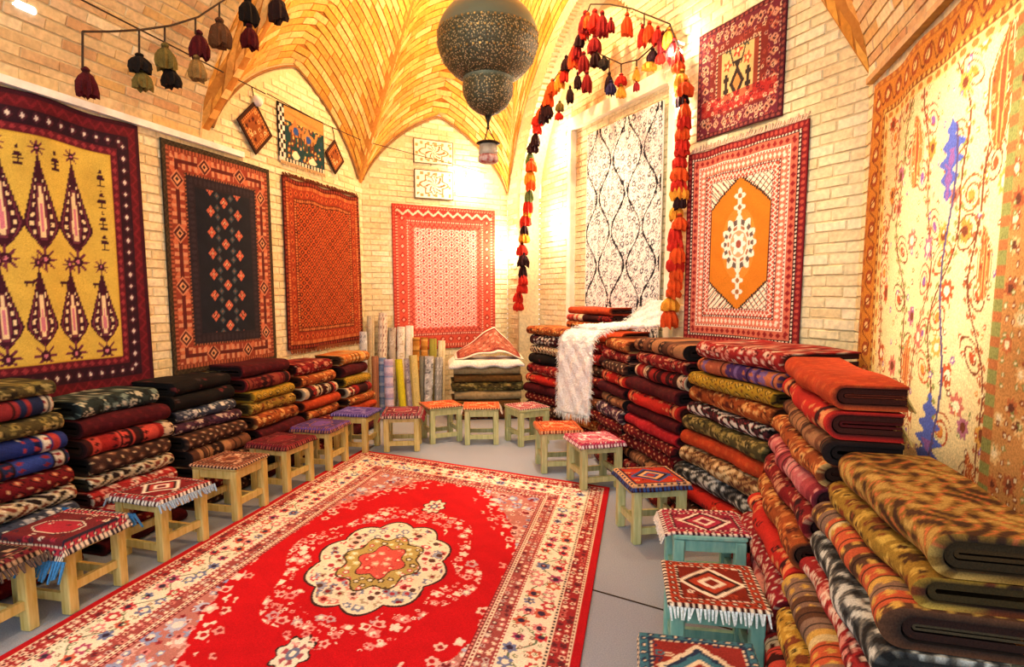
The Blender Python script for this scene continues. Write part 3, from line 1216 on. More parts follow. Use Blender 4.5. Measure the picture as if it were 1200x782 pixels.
def p_camels(x, y, W, H):
    P = Paint(len(x), C('#1d3a3c'))
    d, a = edge_coords(x, y, W, H)
    u, v = x / W, y / H
    f = d > 0.05
    P.put(v < 0.26, C('#b88a48'))
    flowers(P, x, y, 0.07, 0.03, [C('#2f5a4a'), C('#24406a'), C('#7a3a24')], [C('#d9b060')], 15, f & (v > 0.26), keep=0.8)
    for cx, cy, c in ((0.36, 0.40, '#a8703c'), (0.64, 0.46, '#bb8044')):      # two tan camels, humps and legs
        P.put(f & (((u - cx) / 0.15) ** 2 + ((v - cy) / 0.10) ** 2 < 1), C(c))
        P.put(f & (np.abs(u - cx + 0.02) < 0.07 * np.clip((v - cy + 0.22) / 0.16, 0, 1)) & (v < cy) & (v > cy - 0.22), C(c))
        for k in (-0.10, -0.04, 0.05, 0.11):
            P.put(f & (np.abs(u - cx - k) < 0.014) & (v > cy) & (v < cy + 0.22), C('#5a3420'))
        P.put(f & (np.abs(u - cx - 0.15 - (cy - v) * 0.3) < 0.025) & (v < cy + 0.02) & (v > cy - 0.16), C(c))
        P.put(f & (((u - cx) / 0.06) ** 2 + ((v - cy) / 0.07) ** 2 < 1), C('#2a4a8a'))
    for cx, cy in ((0.34, 0.84), (0.72, 0.86)):
        P.put(f & (np.abs(u - cx) + np.abs(v - cy) < 0.10), C('#ead8b4'))
    side = (u < 0.13)
    P.put(side, C('#e2d8c8'))
    P.put(side & (np.sin(y * 70) * np.sin(x * 90) > 0.0), C('#1a1718'))
    stripe_motif(P, d, a, 0, 0.012, C('#1c1414'), C('#1c1414'), 0.05)
    P.put((v > 0.93) & (np.sin(x * 110) > -0.2), C('#dccbb0'))
    return P.mottle(x, y, 0.15, 9)


def p_bag(x, y, W, H):
    P = Paint(len(x), C('#8a4a22'))
    d, a = edge_coords(x, y, W, H)
    stripe_motif(P, d, a, 0, 0.03, C('#3a2014'), C('#3a2014'), 0.04)
    stripe_motif(P, d, a, 0.03, 0.06, C('#b8743a'), C('#5a2a18'), 0.03, 'diamond')
    flowers(P, x, y, 0.06, 0.024, [C('#d99a5a'), C('#5a2418'), C('#e8c48a')], [C('#3a2014')], 14, d > 0.06)
    return P.mottle(x, y, 0.15, 10)


def p_sheet(x, y, W, H, tint='#f0e4c4'):
    P = Paint(len(x), C(tint))
    d, a = edge_coords(x, y, W, H)
    P.put(d < 0.012, C('#6a5a44'))
    cx, cy = x - W / 2, y - H / 2
    rho, an = np.hypot(cx / (W * 0.36), cy / (H * 0.38)), np.arctan2(cy, cx)
    lob = 0.85 + 0.15 * np.cos(8 * an)
    P.put((np.abs(rho - lob) < 0.07), C('#9a7444'))
    P.put((rho < lob - 0.15) & (np.cos(9 * an + rho * 9) > 0.45), C('#8f6238'))
    P.put((d > 0.03) & (d < 0.07) & (np.sin(a * 60) > 0.3), C('#b8925a'))
    return P.mottle(x, y, 0.05, 11)


# ---- hang them ------------------------------------------------------------
# left wall (along +Y)
def ly(x, y=340, off=0.0):
    return float(on_plane(x, y, NL[0], NL[1] + off)[1])


yr = ly(158, 152)
hang('wall_rug', 'yellow wall rug with rows of dark cypress trees and maroon border', 'rug', (XL, yr - 2.15), (0, 1), (1, 0), 2.15, 1.98, 2.90, 230, 220, p_cypress, wave=0.02, seed=2, sag=0.015)
y0, y1 = ly(193, 300), ly(317, 300)
hang('wall_rug', 'dark navy wall rug with small orange diamonds and rust border', 'rug', (XL, y0), (0, 1), (1, 0), y1 - y0, 1.92, 2.87, 170, 240, p_navy, wave=0.012, seed=4)
y0, y1 = ly(331, 300), ly(419, 300)
hang('wall_rug', 'rust-orange wall rug with small repeated dark diamonds and fringed top', 'rug', (XL, y0), (0, 1), (1, 0), y1 - y0, 1.84, 2.86, 170, 190, p_turkmen, wave=0.016, seed=6, sag=0.02,
     fringe=[('top', 0.05, '#5a2a18'), ('bottom', 0.05, '#8a4a2a')])


# back wall
def bw(x, y=300):
    p = on_plane(x, y, NB[0], NB[1])
    return float((p[:2] - P1) @ (P2 - P1) / LB), float(p[2])


DB = (P2 - P1) / LB
NBI = np.array([_r, -_r])
w0, z0 = bw(458, 238)
w1, z1 = bw(579, 248)
OB = P1 + DB * w0
hang('wall_rug', 'pink-red wall rug with a pale floral lattice on the back wall', 'rug', OB, DB, NBI, w1 - w0, 2.0, (z0 + z1) / 2, 160, 200, p_pinkred, wave=0.012, seed=8)
for (xa, ya, xb, yb, lab, tn) in ((483, 162, 530, 196, 'upper of two cream printed sheets above the pink-red rug', '#f0e4c4'), (484, 198, 530, 236, 'lower of two cream printed sheets above the pink-red rug', '#f4ecd6')):
    wa, za = bw(xa, ya)
    wb, zb = bw(xb, yb)
    hang('printed_sheet', lab, 'wall print', P1 + DB * wa, DB, NBI, wb - wa, za - zb, za, 60, 50, lambda x, y, W, H, t=tn: p_sheet(x, y, W, H, t), wave=0.002, seed=3, mat=M_FLAT, gap=0.04)

# niche: white and black ogee rug, hung on the niche back wall over the frame panel
wa, za = cd_w(690, 155, ND - 0.03)
wb, zb = cd_w(781, 122, ND - 0.03)
wl, zl = cd_w(740, 377, ND - 0.03)
hang('wall_rug', 'white wall rug with a black ogee lattice inside the pointed niche', 'rug', P2 + DCD * wa - NIN * (ND - 0.03), DCD, NIN, wb - wa, (za + zb) / 2 - zl + 0.25, (za + zb) / 2, 150, 250, p_ogee, wave=0.014, seed=5, mat=M_FLAT)

# right diagonal wall
wa, za = cd_w(811, 180)
wb, zb = cd_w(952, 142)
wl, zl = cd_w(870, 405)
hang('wall_rug', 'red-bordered wall rug with a gold hexagon field and white medallion', 'rug', P2 + DCD * wa, DCD, NIN, wb - wa, (za + zb) / 2 - zl, (za + zb) / 2, 190, 260, p_medallion, wave=0.02, seed=9, sag=0.01,
     fringe=[('top', 0.06, '#c9a890'), ('bottom', 0.05, '#c9a890')])
wa, za = cd_w(823, 38)
wb, zb = cd_w(926, -6)
wl, zl = cd_w(822, 167)
wm, zm = cd_w(926, 132)
hang('wall_rug', 'small dark red wall rug with a flower vase on a cream panel', 'rug', P2 + DCD * wa, DCD, NIN, wb - wa, (za + zb) / 2 - (zl + zm) / 2, (za + zb) / 2, 120, 130, p_vase, wave=0.012, seed=11)

# right wall tapestry (left end seen from the room is the far end)
pf = on_plane(1037, 105, NR[0], NR[1])
hang('tapestry', 'large cream tree-of-life tapestry with paisleys and an orange border', 'tapestry', (XR, pf[1]), (0, -1), (-1, 0), 2.26, 2.35, 2.84, 310, 320, p_tree, wave=0.02, seed=3, sag=0.012, mat=M_FLAT, gap=0.05)

# embroidered panel and the two diamond bags in the left lunette
pa, pb = on_plane(322, 118, *NL), on_plane(378, 205, *NL)
hang('embroidered_panel', 'embroidered picture panel with tan figures and black-white edge', 'wall hanging', (XL, pa[1]), (0, 1), (1, 0), pb[1] - pa[1], pa[2] - pb[2], pa[2], 70, 60, p_camels, wave=0.006, seed=2,
     fringe=[('bottom', 0.04, '#c9a878')])
for cx, cy, s, lab in ((295, 150, 0.36, 'brown diamond-shaped woven bag hung before the embroidered panel, with white knot'), (389, 184, 0.29, 'small rust diamond-shaped woven bag beside the embroidered panel')):
    c = on_plane(cx, cy, *NL)
    o = hang('diamond_bag', lab, 'woven bag', (XL, c[1] - s / 2), (0, 1), (1, 0), s, s, c[2] + s / 2, 50, 50, p_bag, wave=0.004, seed=1)
    o.location = (XL + 0.012, c[1], c[2])
    for v in o.data.vertices:
        v.co.z -= s / 2
    o.rotation_euler = (math.radians(42), 0, 0)
    for v in o.data.vertices:
        v.co.x += 0.0
    mb = MB()
    h = s * 0.707
    mb.tube([(0.03, 0, h - 0.02), (0.02, 0.0, h + 0.06), (0.0, 0.01, h + 0.13)], 0.006)
    lp = mb.build('loop', M_CORD, o)
    lp.rotation_euler = (-math.radians(42), 0, 0)
    if s > 0.3:
        mb = MB()
        mb.lathe([(0.005, -0.05), (0.045, -0.02), (0.05, 0.02), (0.02, 0.06), (0.004, 0.07)], 10)
        k = mb.build('knot', M_WHITE, o, smooth=True, loc=(0.04, 0.04 + h * 0.62, h * 0.62))
# ================================================================== FLOOR CARPET
def p_carpet(x, y, W, H):
    red, crm, pnk = C('#c20d18'), C('#efdcc4'), C('#e8a09a')
    P = Paint(len(x), red)
    d, a = edge_coords(x, y, W, H)
    cx, cy = x - W / 2, y - H / 2
    B = 0.52
    f = d > B
    hw, hh = W / 2 - B, H / 2 - B
    ax, ay = np.abs(cx), np.abs(cy)
    an = np.arctan2(cy, cx)
    # corner spandrels: pale lavender ground with flowers, scalloped edge
    q = (ax / hw) ** 1.35 + (ay / hh) ** 1.35 + 0.035 * np.sin(ax * 26) * np.cos(ay * 22)
    sp = f & (q > 1.27)
    edge = f & (q > 1.12) & (q <= 1.27)
    P.put(sp, C('#b9756c'))
    flowers(P, cx, cy, 0.13, 0.06, [C('#8f9cc4'), C('#b4b8d0'), C('#d9a8a0')], [C('#e8dcd4'), C('#7a2028')], 42, sp, keep=0.8, petals=8)
    flowers(P, cx + 0.02, cy + 0.03, 0.062, 0.024, [C('#8f97b8'), C('#e8d2c4'), C('#a03a40'), C('#dcb4b0'), C('#d98a88')], [C('#f3e6d4'), C('#7a2028')], 41, sp, keep=0.8)
    flowers(P, cx, cy, 0.095, 0.046, [C('#eeb8ae'), C('#f2d2c2'), C('#e08a86')], [C('#b81a22'), C('#f6e6d2')], 43, edge, keep=0.95)
    flowers(P, cx + 0.03, cy + 0.04, 0.12, 0.04, [C('#f0c4b4'), C('#e89a90')], [C('#a81a22')], 44, f & (q > 1.0) & (q <= 1.12), keep=0.55)
    # ring of flowers around the medallion
    mx, my = cx / 0.42, cy / 0.56
    rho = np.hypot(mx, my)
    man = np.arctan2(my, mx)
    lob = 0.93 + 0.13 * np.abs(np.cos(5 * man))
    ringm = f & (rho > lob * 1.12) & (rho < 1.46 + 0.12 * np.cos(6 * man)) & (q < 1.0)
    flowers(P, cx, cy, 0.085, 0.040, [C('#f0b4aa'), C('#f3d6c6'), C('#e28a84'), C('#c8a0a4')], [C('#b81a22'), C('#f6e6d2')], 47, ringm, keep=0.85)
    flowers(P, cx + 0.04, cy + 0.02, 0.05, 0.016, [C('#e89a92'), C('#f3d6c6')], [C('#c20d18')], 48, ringm, keep=0.5)
    # medallion
    P.put(f & (rho < lob), C('#3a2220'))
    P.put(f & (rho < lob * 0.965), C('#efe2c6'))
    m1 = f & (rho < lob * 0.93) & (rho > 0.5)
    flowers(P, cx, cy, 0.078, 0.037, [C('#c8505a'), C('#8f8a86'), C('#d98a7a'), C('#b8a888'), C('#7a86a0')], [C('#f6ecd8'), C('#8a1a22')], 51, m1, keep=0.95, petals=6)
    lob2 = 0.56 + 0.06 * np.cos(8 * man)
    P.put(f & (rho < lob2 + 0.03), C('#4a3a22'))
    P.put(f & (rho < lob2), C('#b9a35c'))
    flowers(P, cx, cy, 0.06, 0.026, [C('#e8dca8'), C('#5a4a2a'), C('#c8505a')], [C('#f6ecd8')], 53, f & (rho < lob2) & (rho > 0.28), keep=0.9)
    flowers(P, cx + 0.04, cy + 0.03, 0.105, 0.05, [C('#f4e8d0'), C('#e8c4b4'), C('#9aa0b4')], [C('#b03a44'), C('#5a3a30')], 52, f & (rho < 0.9) & (rho > lob2 + 0.05), keep=0.8, petals=8)
    lob3 = 0.33 + 0.05 * np.cos(6 * man)
    P.put(f & (rho < lob3 + 0.02), C('#3a2220'))
    P.put(f & (rho < lob3), C('#d4584e'))
    flowers(P, cx, cy, 0.07, 0.032, [C('#eaa08e'), C('#c83038')], [C('#f2d6b8')], 55, f & (rho < lob3 - 0.03), keep=0.9)
    # pendants
    for s in (1, -1):
        px, py = cx / 0.085, (cy - s * 0.93) / 0.135
        r2 = np.hypot(px, py)
        a2 = np.arctan2(py, px)
        l2 = 1 + 0.14 * np.cos(8 * a2)
        P.put(f & (r2 < l2), C('#33201e'))
        P.put(f & (r2 < l2 * 0.88), C('#efe2cc'))
        P.put(f & (r2 < 0.62) & (np.cos(6 * a2) > 0), C('#a8505a'))
        P.put(f & (r2 < 0.34), C('#6b7590'))
        P.put(f & (r2 < 0.16), C('#f2e6d0'))
        r3 = np.hypot(cx / 0.16, (cy - s * 0.78) / 0.10)
        flowers(P, cx, cy, 0.07, 0.032, [C('#f0b4aa'), C('#e28a84')], [C('#b81a22')], 57, f & (r3 < 1) & (rho > 1.1), keep=0.8)
    # borders from the outside in
    P.put(d < 0.045, C('#b30f1a'))
    stripe_motif(P, d, a, 0.045, 0.065, C('#e6cdb0'), C('#8a2428'), 0.03, 'dot')
    g1 = (d >= 0.065) & (d < 0.150)
    P.put(g1, C('#9c2a2e'))
    flowers(P, a, d - 0.065, 0.0425, 0.019, [C('#e2b49c'), C('#c86a60'), C('#e9cdb2'), C('#5a2a30')], [C('#6a1a20'), C('#efe0c8')], 61, g1, keep=0.95, jit=0.12)
    stripe_motif(P, d, a, 0.150, 0.170, C('#e9d3b8'), C('#3a2a30'), 0.028, 'dot')
    g2 = (d >= 0.170) & (d < 0.375)
    P.put(g2, C('#f0e2ca'))
    s = np.sin(a * 21) * 0.055
    P.put(g2 & (np.abs(d - 0.2725 - s) < 0.006), C('#6a7a5a'))
    flowers(P, a, d - 0.170, 0.1025, 0.044, [C('#c23a44'), C('#d98a8a'), C('#6f7aa2'), C('#c8604a'), C('#b04a6a')], [C('#f4e6cc'), C('#3a2a40')], 63, g2, keep=0.95, jit=0.2, petals=6)
    flowers(P, a + 0.03, d - 0.170, 0.051, 0.014, [C('#7a8a5a'), C('#c23a44'), C('#8a6a4a')], [C('#f0e2ca')], 65, g2, keep=0.7)
    stripe_motif(P, d, a, 0.375, 0.392, C('#a8343a'), C('#efdcc4'), 0.028, 'dot')
    g3 = (d >= 0.392) & (d < 0.475)
    P.put(g3, C('#a04a48'))
    flowers(P, a, d - 0.392, 0.0415, 0.018, [C('#e8c4aa'), C('#d98a80'), C('#5a3038'), C('#c8b0a8')], [C('#7a1a20'), C('#f0e2cc')], 67, g3, keep=0.95, jit=0.12)
    stripe_motif(P, d, a, 0.475, 0.497, C('#ead6be'), C('#8a2a30'), 0.028, 'dot')
    stripe_motif(P, d, a, 0.497, 0.52, C('#7a1c24'), C('#d98a80'), 0.03, 'dot')
    return P.mottle(x, y, 0.10, 12)


CW, CH = 2.58, 3.95
nu, nv = 430, 660
U, Vv = np.meshgrid(np.linspace(0, 1, nu), np.linspace(0, 1, nv), indexing='ij')
c00, c10 = np.array([-2.87, 1.35]), np.array([-0.28, 0.95])
c01, c11 = np.array([-3.10, 5.52]), np.array([-0.48, 4.97])
PX = ((1 - U) * (1 - Vv))[..., None] * c00 + (U * (1 - Vv))[..., None] * c10 + ((1 - U) * Vv)[..., None] * c01 + (U * Vv)[..., None] * c11
xx, yy = (U * CW).ravel(), (Vv * CH).ravel()
Pc = np.zeros((nu * nv, 3))
Pc[:, :2] = PX.reshape(-1, 2)
Pc[:, 2] = 0.012 + 0.0015 * np.sin(Pc[:, 0] * 9) * np.sin(Pc[:, 1] * 7)
col = p_carpet(xx, yy, CW, CH)
idx = np.arange(nu * nv).reshape(nu, nv)
ring = np.concatenate([idx[:, 0], idx[-1, 1:], idx[-2::-1, -1], idx[0, -2:0:-1]])
low = Pc[ring].copy()
low[:, 2] = 0.0
j = np.arange(len(ring))
n = nu * nv
S = np.stack([ring, n + j, n + (j + 1) % len(ring), ring[(j + 1) % len(ring)]], -1)
cen = np.array([-1.70, 3.20, 0])
me = mesh('floor_carpet', np.concatenate([Pc, low]) - cen, np.concatenate([grid_faces(nu, nv), S]), np.concatenate([col, col[ring] * 0.6]))
me.materials.append(M_RUG)
tag(obj('floor_carpet', me, loc=cen), 'large red floor carpet with a cream flower medallion and floral borders', 'carpet')


# ================================================================== FOLDED RUGS
def rug_colors(s, x, W, spec, seed):
    """spec = (base, kind, accents) ; s along the fold, x along the width"""
    base, kind, acc = spec
    acc = [C(a) for a in acc]
    P = Paint(len(s), C(base))
    k = seed * 1.37
    if kind == 'gul':
        p = 0.085 + 0.02 * hsh(k, 1.0)
        qx, qs = (x / p) % 1 - 0.5, (s / (p * 0.8)) % 1 - 0.5
        r = np.abs(qx) + np.abs(qs)
        P.put(r < 0.40, acc[0])
        P.put(r < 0.26, acc[1 % len(acc)])
        P.put(r < 0.12, acc[2 % len(acc)])
        qx, qs = (x / p + 0.5) % 1 - 0.5, (s / (p * 0.8) + 0.5) % 1 - 0.5
        P.put(np.abs(qx) + np.abs(qs) < 0.13, acc[2 % len(acc)])
    elif kind == 'floral':
        flowers(P, x, s, 0.062, 0.030, acc, acc[::-1], seed, keep=0.85, petals=6)
        flowers(P, x + 0.03, s + 0.02, 0.045, 0.012, acc, [C(base)], seed + 9, keep=0.6)
    elif kind == 'bands':
        pos = np.floor(x / 0.07 + 0.6 * np.sin(np.floor(x / 0.21) * 3 + k))
        idx = (hsh(pos, k, 2) * (len(acc) + 1)).astype(int)
        for i, c in enumerate(acc):
            P.put(idx == i, c)
        q = (s / 0.05) % 1 - 0.5
        P.put((np.abs(((x / 0.07) % 1) - 0.5) + np.abs(q) < 0.32) & (hsh(pos, k, 5) > 0.4), acc[-1])
        P.put((np.abs(((x / 0.07) % 1) - 0.5) > 0.46), C('#1c1414'))
    elif kind == 'ends':          # plain body with patterned border bands near the ends
        e = W / 2 - np.abs(x)
        for i, c in enumerate(acc):
            P.put((e > 0.05 + 0.05 * i) & (e < 0.085 + 0.05 * i), c)
        q = (s / 0.06) % 1 - 0.5
        P.put((e > 0.06) & (e < 0.24) & (np.abs(((x / 0.06) % 1) - 0.5) + np.abs(q) < 0.3), acc[0])
        flowers(P, x, s, 0.09, 0.026, acc, [C(base)], seed, region=e > 0.24, keep=0.45)
    elif kind == 'swirl':
        v = np.sin(x * 42 + 2.3 * np.sin(s * 38 + k)) * np.sin(s * 55 + 2 * np.sin(x * 31 + k))
        P.put(v > 0.32, acc[0])
        P.put(v < -0.45, acc[1 % len(acc)])
        P.put(np.abs(v) < 0.05, acc[-1])
    elif kind == 'plain':
        P.put(np.sin(x * 70 + k) * np.sin(s * 60) > 0.55, acc[0], 0.5)
    elif kind == 'dark':
        flowers(P, x, s, 0.11, 0.02, acc, [C(base)], seed, keep=0.4)
    P.c *= 0.82
    return P.mottle(x, s, 0.28, seed)


def folded_mesh(W, D, h, spec, seed, dx=0.013, layers=2, bulge=0.012):
    rs = np.random.default_rng(seed)
    t = min(0.02, h * 0.2)
    V, F, Cc = [], [], []
    n = 0
    nw = max(12, int(W / dx))
    ph = rs.uniform(0, 6, 4)

    def path(h0, y0, zc, nb, ns, ntp):
        r = h0 / 2
        pts = [(D - (D - y0 - r) * k / nb, zc - r) for k in range(nb)]
        for k in range(ns + 1):
            th = -math.pi / 2 - math.pi * k / ns
            pts.append((y0 + r + r * math.cos(th) * 1.0, zc + r * math.sin(th)))
        pts += [(y0 + r + (D - y0 - r) * k / ntp, zc + r) for k in range(1, ntp + 1)]
        return np.array(pts)

    ns = max(12, int(h * math.pi / 2 / 0.010))
    ntp = max(4, int(D / (0.06 if dx > 0.0115 else 0.014)))
    po = path(h, 0.0, h / 2, 2, ns, ntp)
    arc = np.concatenate([[0], np.cumsum(np.linalg.norm(np.diff(po, axis=0), axis=1))])
    xs = np.linspace(-W / 2, W / 2, nw)
    wob = bulge * (np.sin(xs * 7 + ph[0]) + 0.6 * np.sin(xs * 17 + ph[1]))
    wob -= wob.max()
    npth = len(po)
    G = np.zeros((npth, nw, 3))
    G[..., 0] = xs[None, :]
    front = np.clip(1 - po[:, 0] / (D * 0.6), 0, 1)
    G[..., 1] = po[:, 0][:, None] + front[:, None] * wob[None, :]
    zc = np.clip(po[:, 1] / h, 0, 1)
    dip = 0.005 * (np.sin(xs * 9 + ph[2]) - 1)
    G[..., 2] = po[:, 1][:, None] + (zc ** 2)[:, None] * dip[None, :]
    G[..., 2] = np.clip(G[..., 2], 0, h)
    V.append(G.reshape(-1, 3))
    S, X = np.meshgrid(arc, xs, indexing='ij')
    oc = rug_colors(S.ravel() + rs.uniform(0, 1), X.ravel(), W, spec, seed)
    Cc.append(oc)
    Fq = [grid_faces(npth, nw)[:, ::-1]]
    n = npth * nw
    # inside of the outer layer, closing the ends
    pi = path(h - 2 * t, t, h / 2, 2, ns, ntp)
    ends = []
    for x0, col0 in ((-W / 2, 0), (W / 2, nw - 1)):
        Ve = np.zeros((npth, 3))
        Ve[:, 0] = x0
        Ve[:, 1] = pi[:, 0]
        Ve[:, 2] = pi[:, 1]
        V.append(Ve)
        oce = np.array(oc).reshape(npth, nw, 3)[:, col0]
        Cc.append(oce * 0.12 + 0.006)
        o_i = np.arange(npth) * nw + col0
        i_i = n + np.arange(npth)
        q = np.stack([o_i[:-1], o_i[1:], i_i[1:], i_i[:-1]], -1)
        Fq.append(q if x0 < 0 else q[:, ::-1])
        ends.append(n)
        n += npth
    a, b = np.arange(npth - 1) + ends[0], np.arange(npth - 1) + ends[1]
    Fq.append(np.stack([a, b, b + 1, a + 1], -1))
    # inner fold(s): nested U strips
    hin, yin = h - 2 * t - 0.006, t + 0.006
    for L in range(layers - 1):
        last = L == layers - 2
        t2 = t if not last else hin / 2 * 0.8
        p1 = path(hin, yin, h / 2, 1, 8, 2)
        p2 = path(max(hin - 2 * t2, 0.002), yin + t2, h / 2, 1, 8, 2)
        m = len(p1)
        blk = []
        inset = 0.006 * (L + 1) + rs.uniform(0, 0.008)
        for x0 in (-W / 2 + inset, W / 2 - inset):
            for pp in (p1, p2):
                Ve = np.zeros((m, 3))
                Ve[:, 0] = x0
                Ve[:, 1] = pp[:, 0]
                Ve[:, 2] = pp[:, 1]
                V.append(Ve)
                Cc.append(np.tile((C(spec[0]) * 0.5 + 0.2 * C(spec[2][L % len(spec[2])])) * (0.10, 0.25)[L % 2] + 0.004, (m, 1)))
                blk.append(n)
                n += m
        r = np.arange(m - 1)
        Fq.append(np.stack([blk[0] + r, blk[0] + r + 1, blk[1] + r + 1, blk[1] + r], -1))
        Fq.append(np.stack([blk[2] + r, blk[3] + r, blk[3] + r + 1, blk[2] + r + 1], -1))
        Fq.append(np.stack([blk[0] + r, blk[2] + r, blk[2] + r + 1, blk[0] + r + 1], -1))
        hin, yin = hin - 2 * t2 - 0.004, yin + t2 + 0.004
        if hin < 0.01:
            break
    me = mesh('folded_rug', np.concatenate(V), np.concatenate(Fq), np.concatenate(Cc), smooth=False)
    sm = np.zeros(len(me.polygons), bool)
    sm[:(npth - 1) * (nw - 1)] = True
    me.polygons.foreach_set('use_smooth', sm)
    me.materials.append(M_RUG)
    return me


ORD = ['topmost', 'second', 'third', 'fourth', 'fifth', 'sixth', 'seventh', 'eighth', 'ninth', 'tenth', 'eleventh', 'twelfth', 'thirteenth', 'fourteenth', 'fifteenth']
K = {  # key: (words, base, kind, accents)
    'dred': ('dark red', '#6b1216', 'gul', ['#2a0c10', '#a8402c', '#d9a878']),
    'dred2': ('deep red flowered', '#7a1418', 'floral', ['#a83a30', '#2a0c12', '#c98a68']),
    'maroon': ('plain maroon', '#4a1016', 'plain', ['#6b1a20']),
    'maroon2': ('maroon banded', '#561218', 'bands', ['#7a1c20', '#2a0e12', '#8a3a2a']),
    'crim': ('crimson', '#a31a24', 'plain', ['#c23a3c']),
    'red': ('bright red', '#c0281e', 'ends', ['#e09058', '#3a1416']),
    'redor': ('orange-red', '#b8401c', 'plain', ['#d0602c']),
    'orbr': ('orange-brown', '#9c4a20', 'floral', ['#c8783a', '#5a2414', '#e0a860']),
    'pink': ('dusty pink', '#b0484a', 'bands', ['#c8686a', '#8a2a34', '#d99088']),
    'blk': ('black', '#15100f', 'dark', ['#4a3a3a', '#6a2a2a']),
    'blkw': ('black and white swirled', '#1a1718', 'swirl', ['#d9cfc0', '#4a2026', '#8a3030']),
    'navy': ('navy and white', '#1c2546', 'bands', ['#2c3f86', '#c9bda8', '#8a2a2c']),
    'blue': ('deep blue', '#22306e', 'ends', ['#b03a34', '#d9cdb4', '#15183a']),
    'blueg': ('blue-grey flowered', '#3d4252', 'floral', ['#a9aab0', '#d6d2c8', '#2a2a34']),
    'olive': ('olive-brown', '#4f4526', 'floral', ['#8a7a3e', '#2a2416', '#a89458']),
    'must': ('mustard yellow', '#b08a24', 'gul', ['#3a2a14', '#d9b84a', '#6a2a18']),
    'yelbr': ('yellow-brown', '#9a7428', 'floral', ['#d0a848', '#4a2c14', '#7a3a1c']),
    'tan': ('tan patterned', '#a07a4c', 'swirl', ['#d9bc8a', '#5a3020', '#3a2018']),
    'brown': ('dark brown', '#3c241c', 'gul', ['#5a3628', '#8a5a40', '#c9a880']),
    'brown2': ('brown banded', '#5a3424', 'bands', ['#7a4a30', '#2c1a16', '#a8744c']),
    'purple': ('brown-purple flowered', '#47283a', 'floral', ['#7a4a50', '#c9b0a0', '#2a1824']),
    'purpor': ('purple and orange', '#5a3a6e', 'bands', ['#b05a3c', '#8a6a9e', '#c8744c']),
    'redcr': ('red and cream', '#9c2420', 'bands', ['#d9c09a', '#c8483a', '#3a1414']),
    'crmdk': ('cream and black', '#c9b48e', 'swirl', ['#2a1c1a', '#7a3a2c', '#e8dcc0']),
    'redfl': ('red flowered', '#9e2424', 'floral', ['#d98a78', '#e6c8b0', '#5a1418']),
    'greyp': ('grey patterned', '#4a4a48', 'swirl', ['#c9c8bc', '#22201f', '#7a7468']),
    'green': ('dark green-grey', '#2a3432', 'floral', ['#7a8a7e', '#c9c4a8', '#1a1f1e']),
    'goldbr': ('golden brown', '#8a6428', 'swirl', ['#b8924a', '#4a2c18', '#c86a3a']),
    'bror': ('brown, orange and cream banded', '#5c3a26', 'bands', ['#c85a34', '#ddc48a', '#8a6a54', '#d0a24a']),
    'orstr': ('orange striped', '#c0702c', 'bands', ['#e09a4a', '#a8502a', '#d8b070']),
    'redwh': ('red with white dots', '#8e1c26', 'gul', ['#d9b8a0', '#a82a30', '#e8d8c4']),
    'gold': ('gold flowered', '#b88a30', 'floral', ['#d9b454', '#7a3a20', '#3a2a18']),
    'beige': ('beige furry', '#b09a70', 'plain', ['#8a7448']),
    'umber': ('umber', '#6a4a24', 'plain', ['#8a6430']),
}
STK = [0]


def stack(name, keys, center, width_dir, W, D, hs, lean, grp, dx=0.013, base_z=0.0, jit=0.02, layers=2, rot_each=0.03, far_shift=0.0, zl=0.0, fringed=()):
    """keys from top to bottom; center = middle of the front edge at the floor, width_dir along the fold, inward = left of it rotated"""
    wd = np.array(width_dir, float)
    wd /= np.linalg.norm(wd)
    ang = math.atan2(wd[1], wd[0])
    inw = np.array([-wd[1], wd[0]])
    z = base_z
    nK = len(keys)
    out = []
    Htot = nK * hs
    for i in range(nK - 1, -1, -1):
        k = keys[i]
        STK[0] += 1
        sd = STK[0]
        rs = np.random.default_rng(sd + 100)
        h = hs * rs.uniform(0.82, 1.18)
        words, base, kind, acc = K[k]
        Wi = W * rs.uniform(0.94, 1.02)
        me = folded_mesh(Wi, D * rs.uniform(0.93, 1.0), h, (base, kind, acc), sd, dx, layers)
        lv = min(1.0, max(0.0, (z - base_z - zl) / max(0.01, Htot - hs - zl)))
        p = np.asarray(center) + inw * (lean * lv + rs.uniform(-jit, jit)) + wd * (rs.uniform(-jit, jit) + far_shift * lv)
        o = obj('folded_rug', me, loc=(p[0], p[1], z), rotz=ang + rs.uniform(-rot_each, rot_each))
        pos = ORD[i] if i < len(ORD) else 'bottom'
        lab = '%s folded rug, %s in %s' % (words, pos, name)
        tag(o, lab, 'folded rug', grp)
        if i in fringed:
            fm = fringe_mesh(Wi * 0.96, 40, 0.09, '#c9a85c', sd, 0.003)
            fm.materials.append(M_FLAT)
            e = obj('fringe', fm, parent=o, loc=(0, me.vertices[0].co.y, h * 0.55))
            e.rotation_euler = (0.5, 0, 0)
        out.append(o)
        z += h
    return out, z


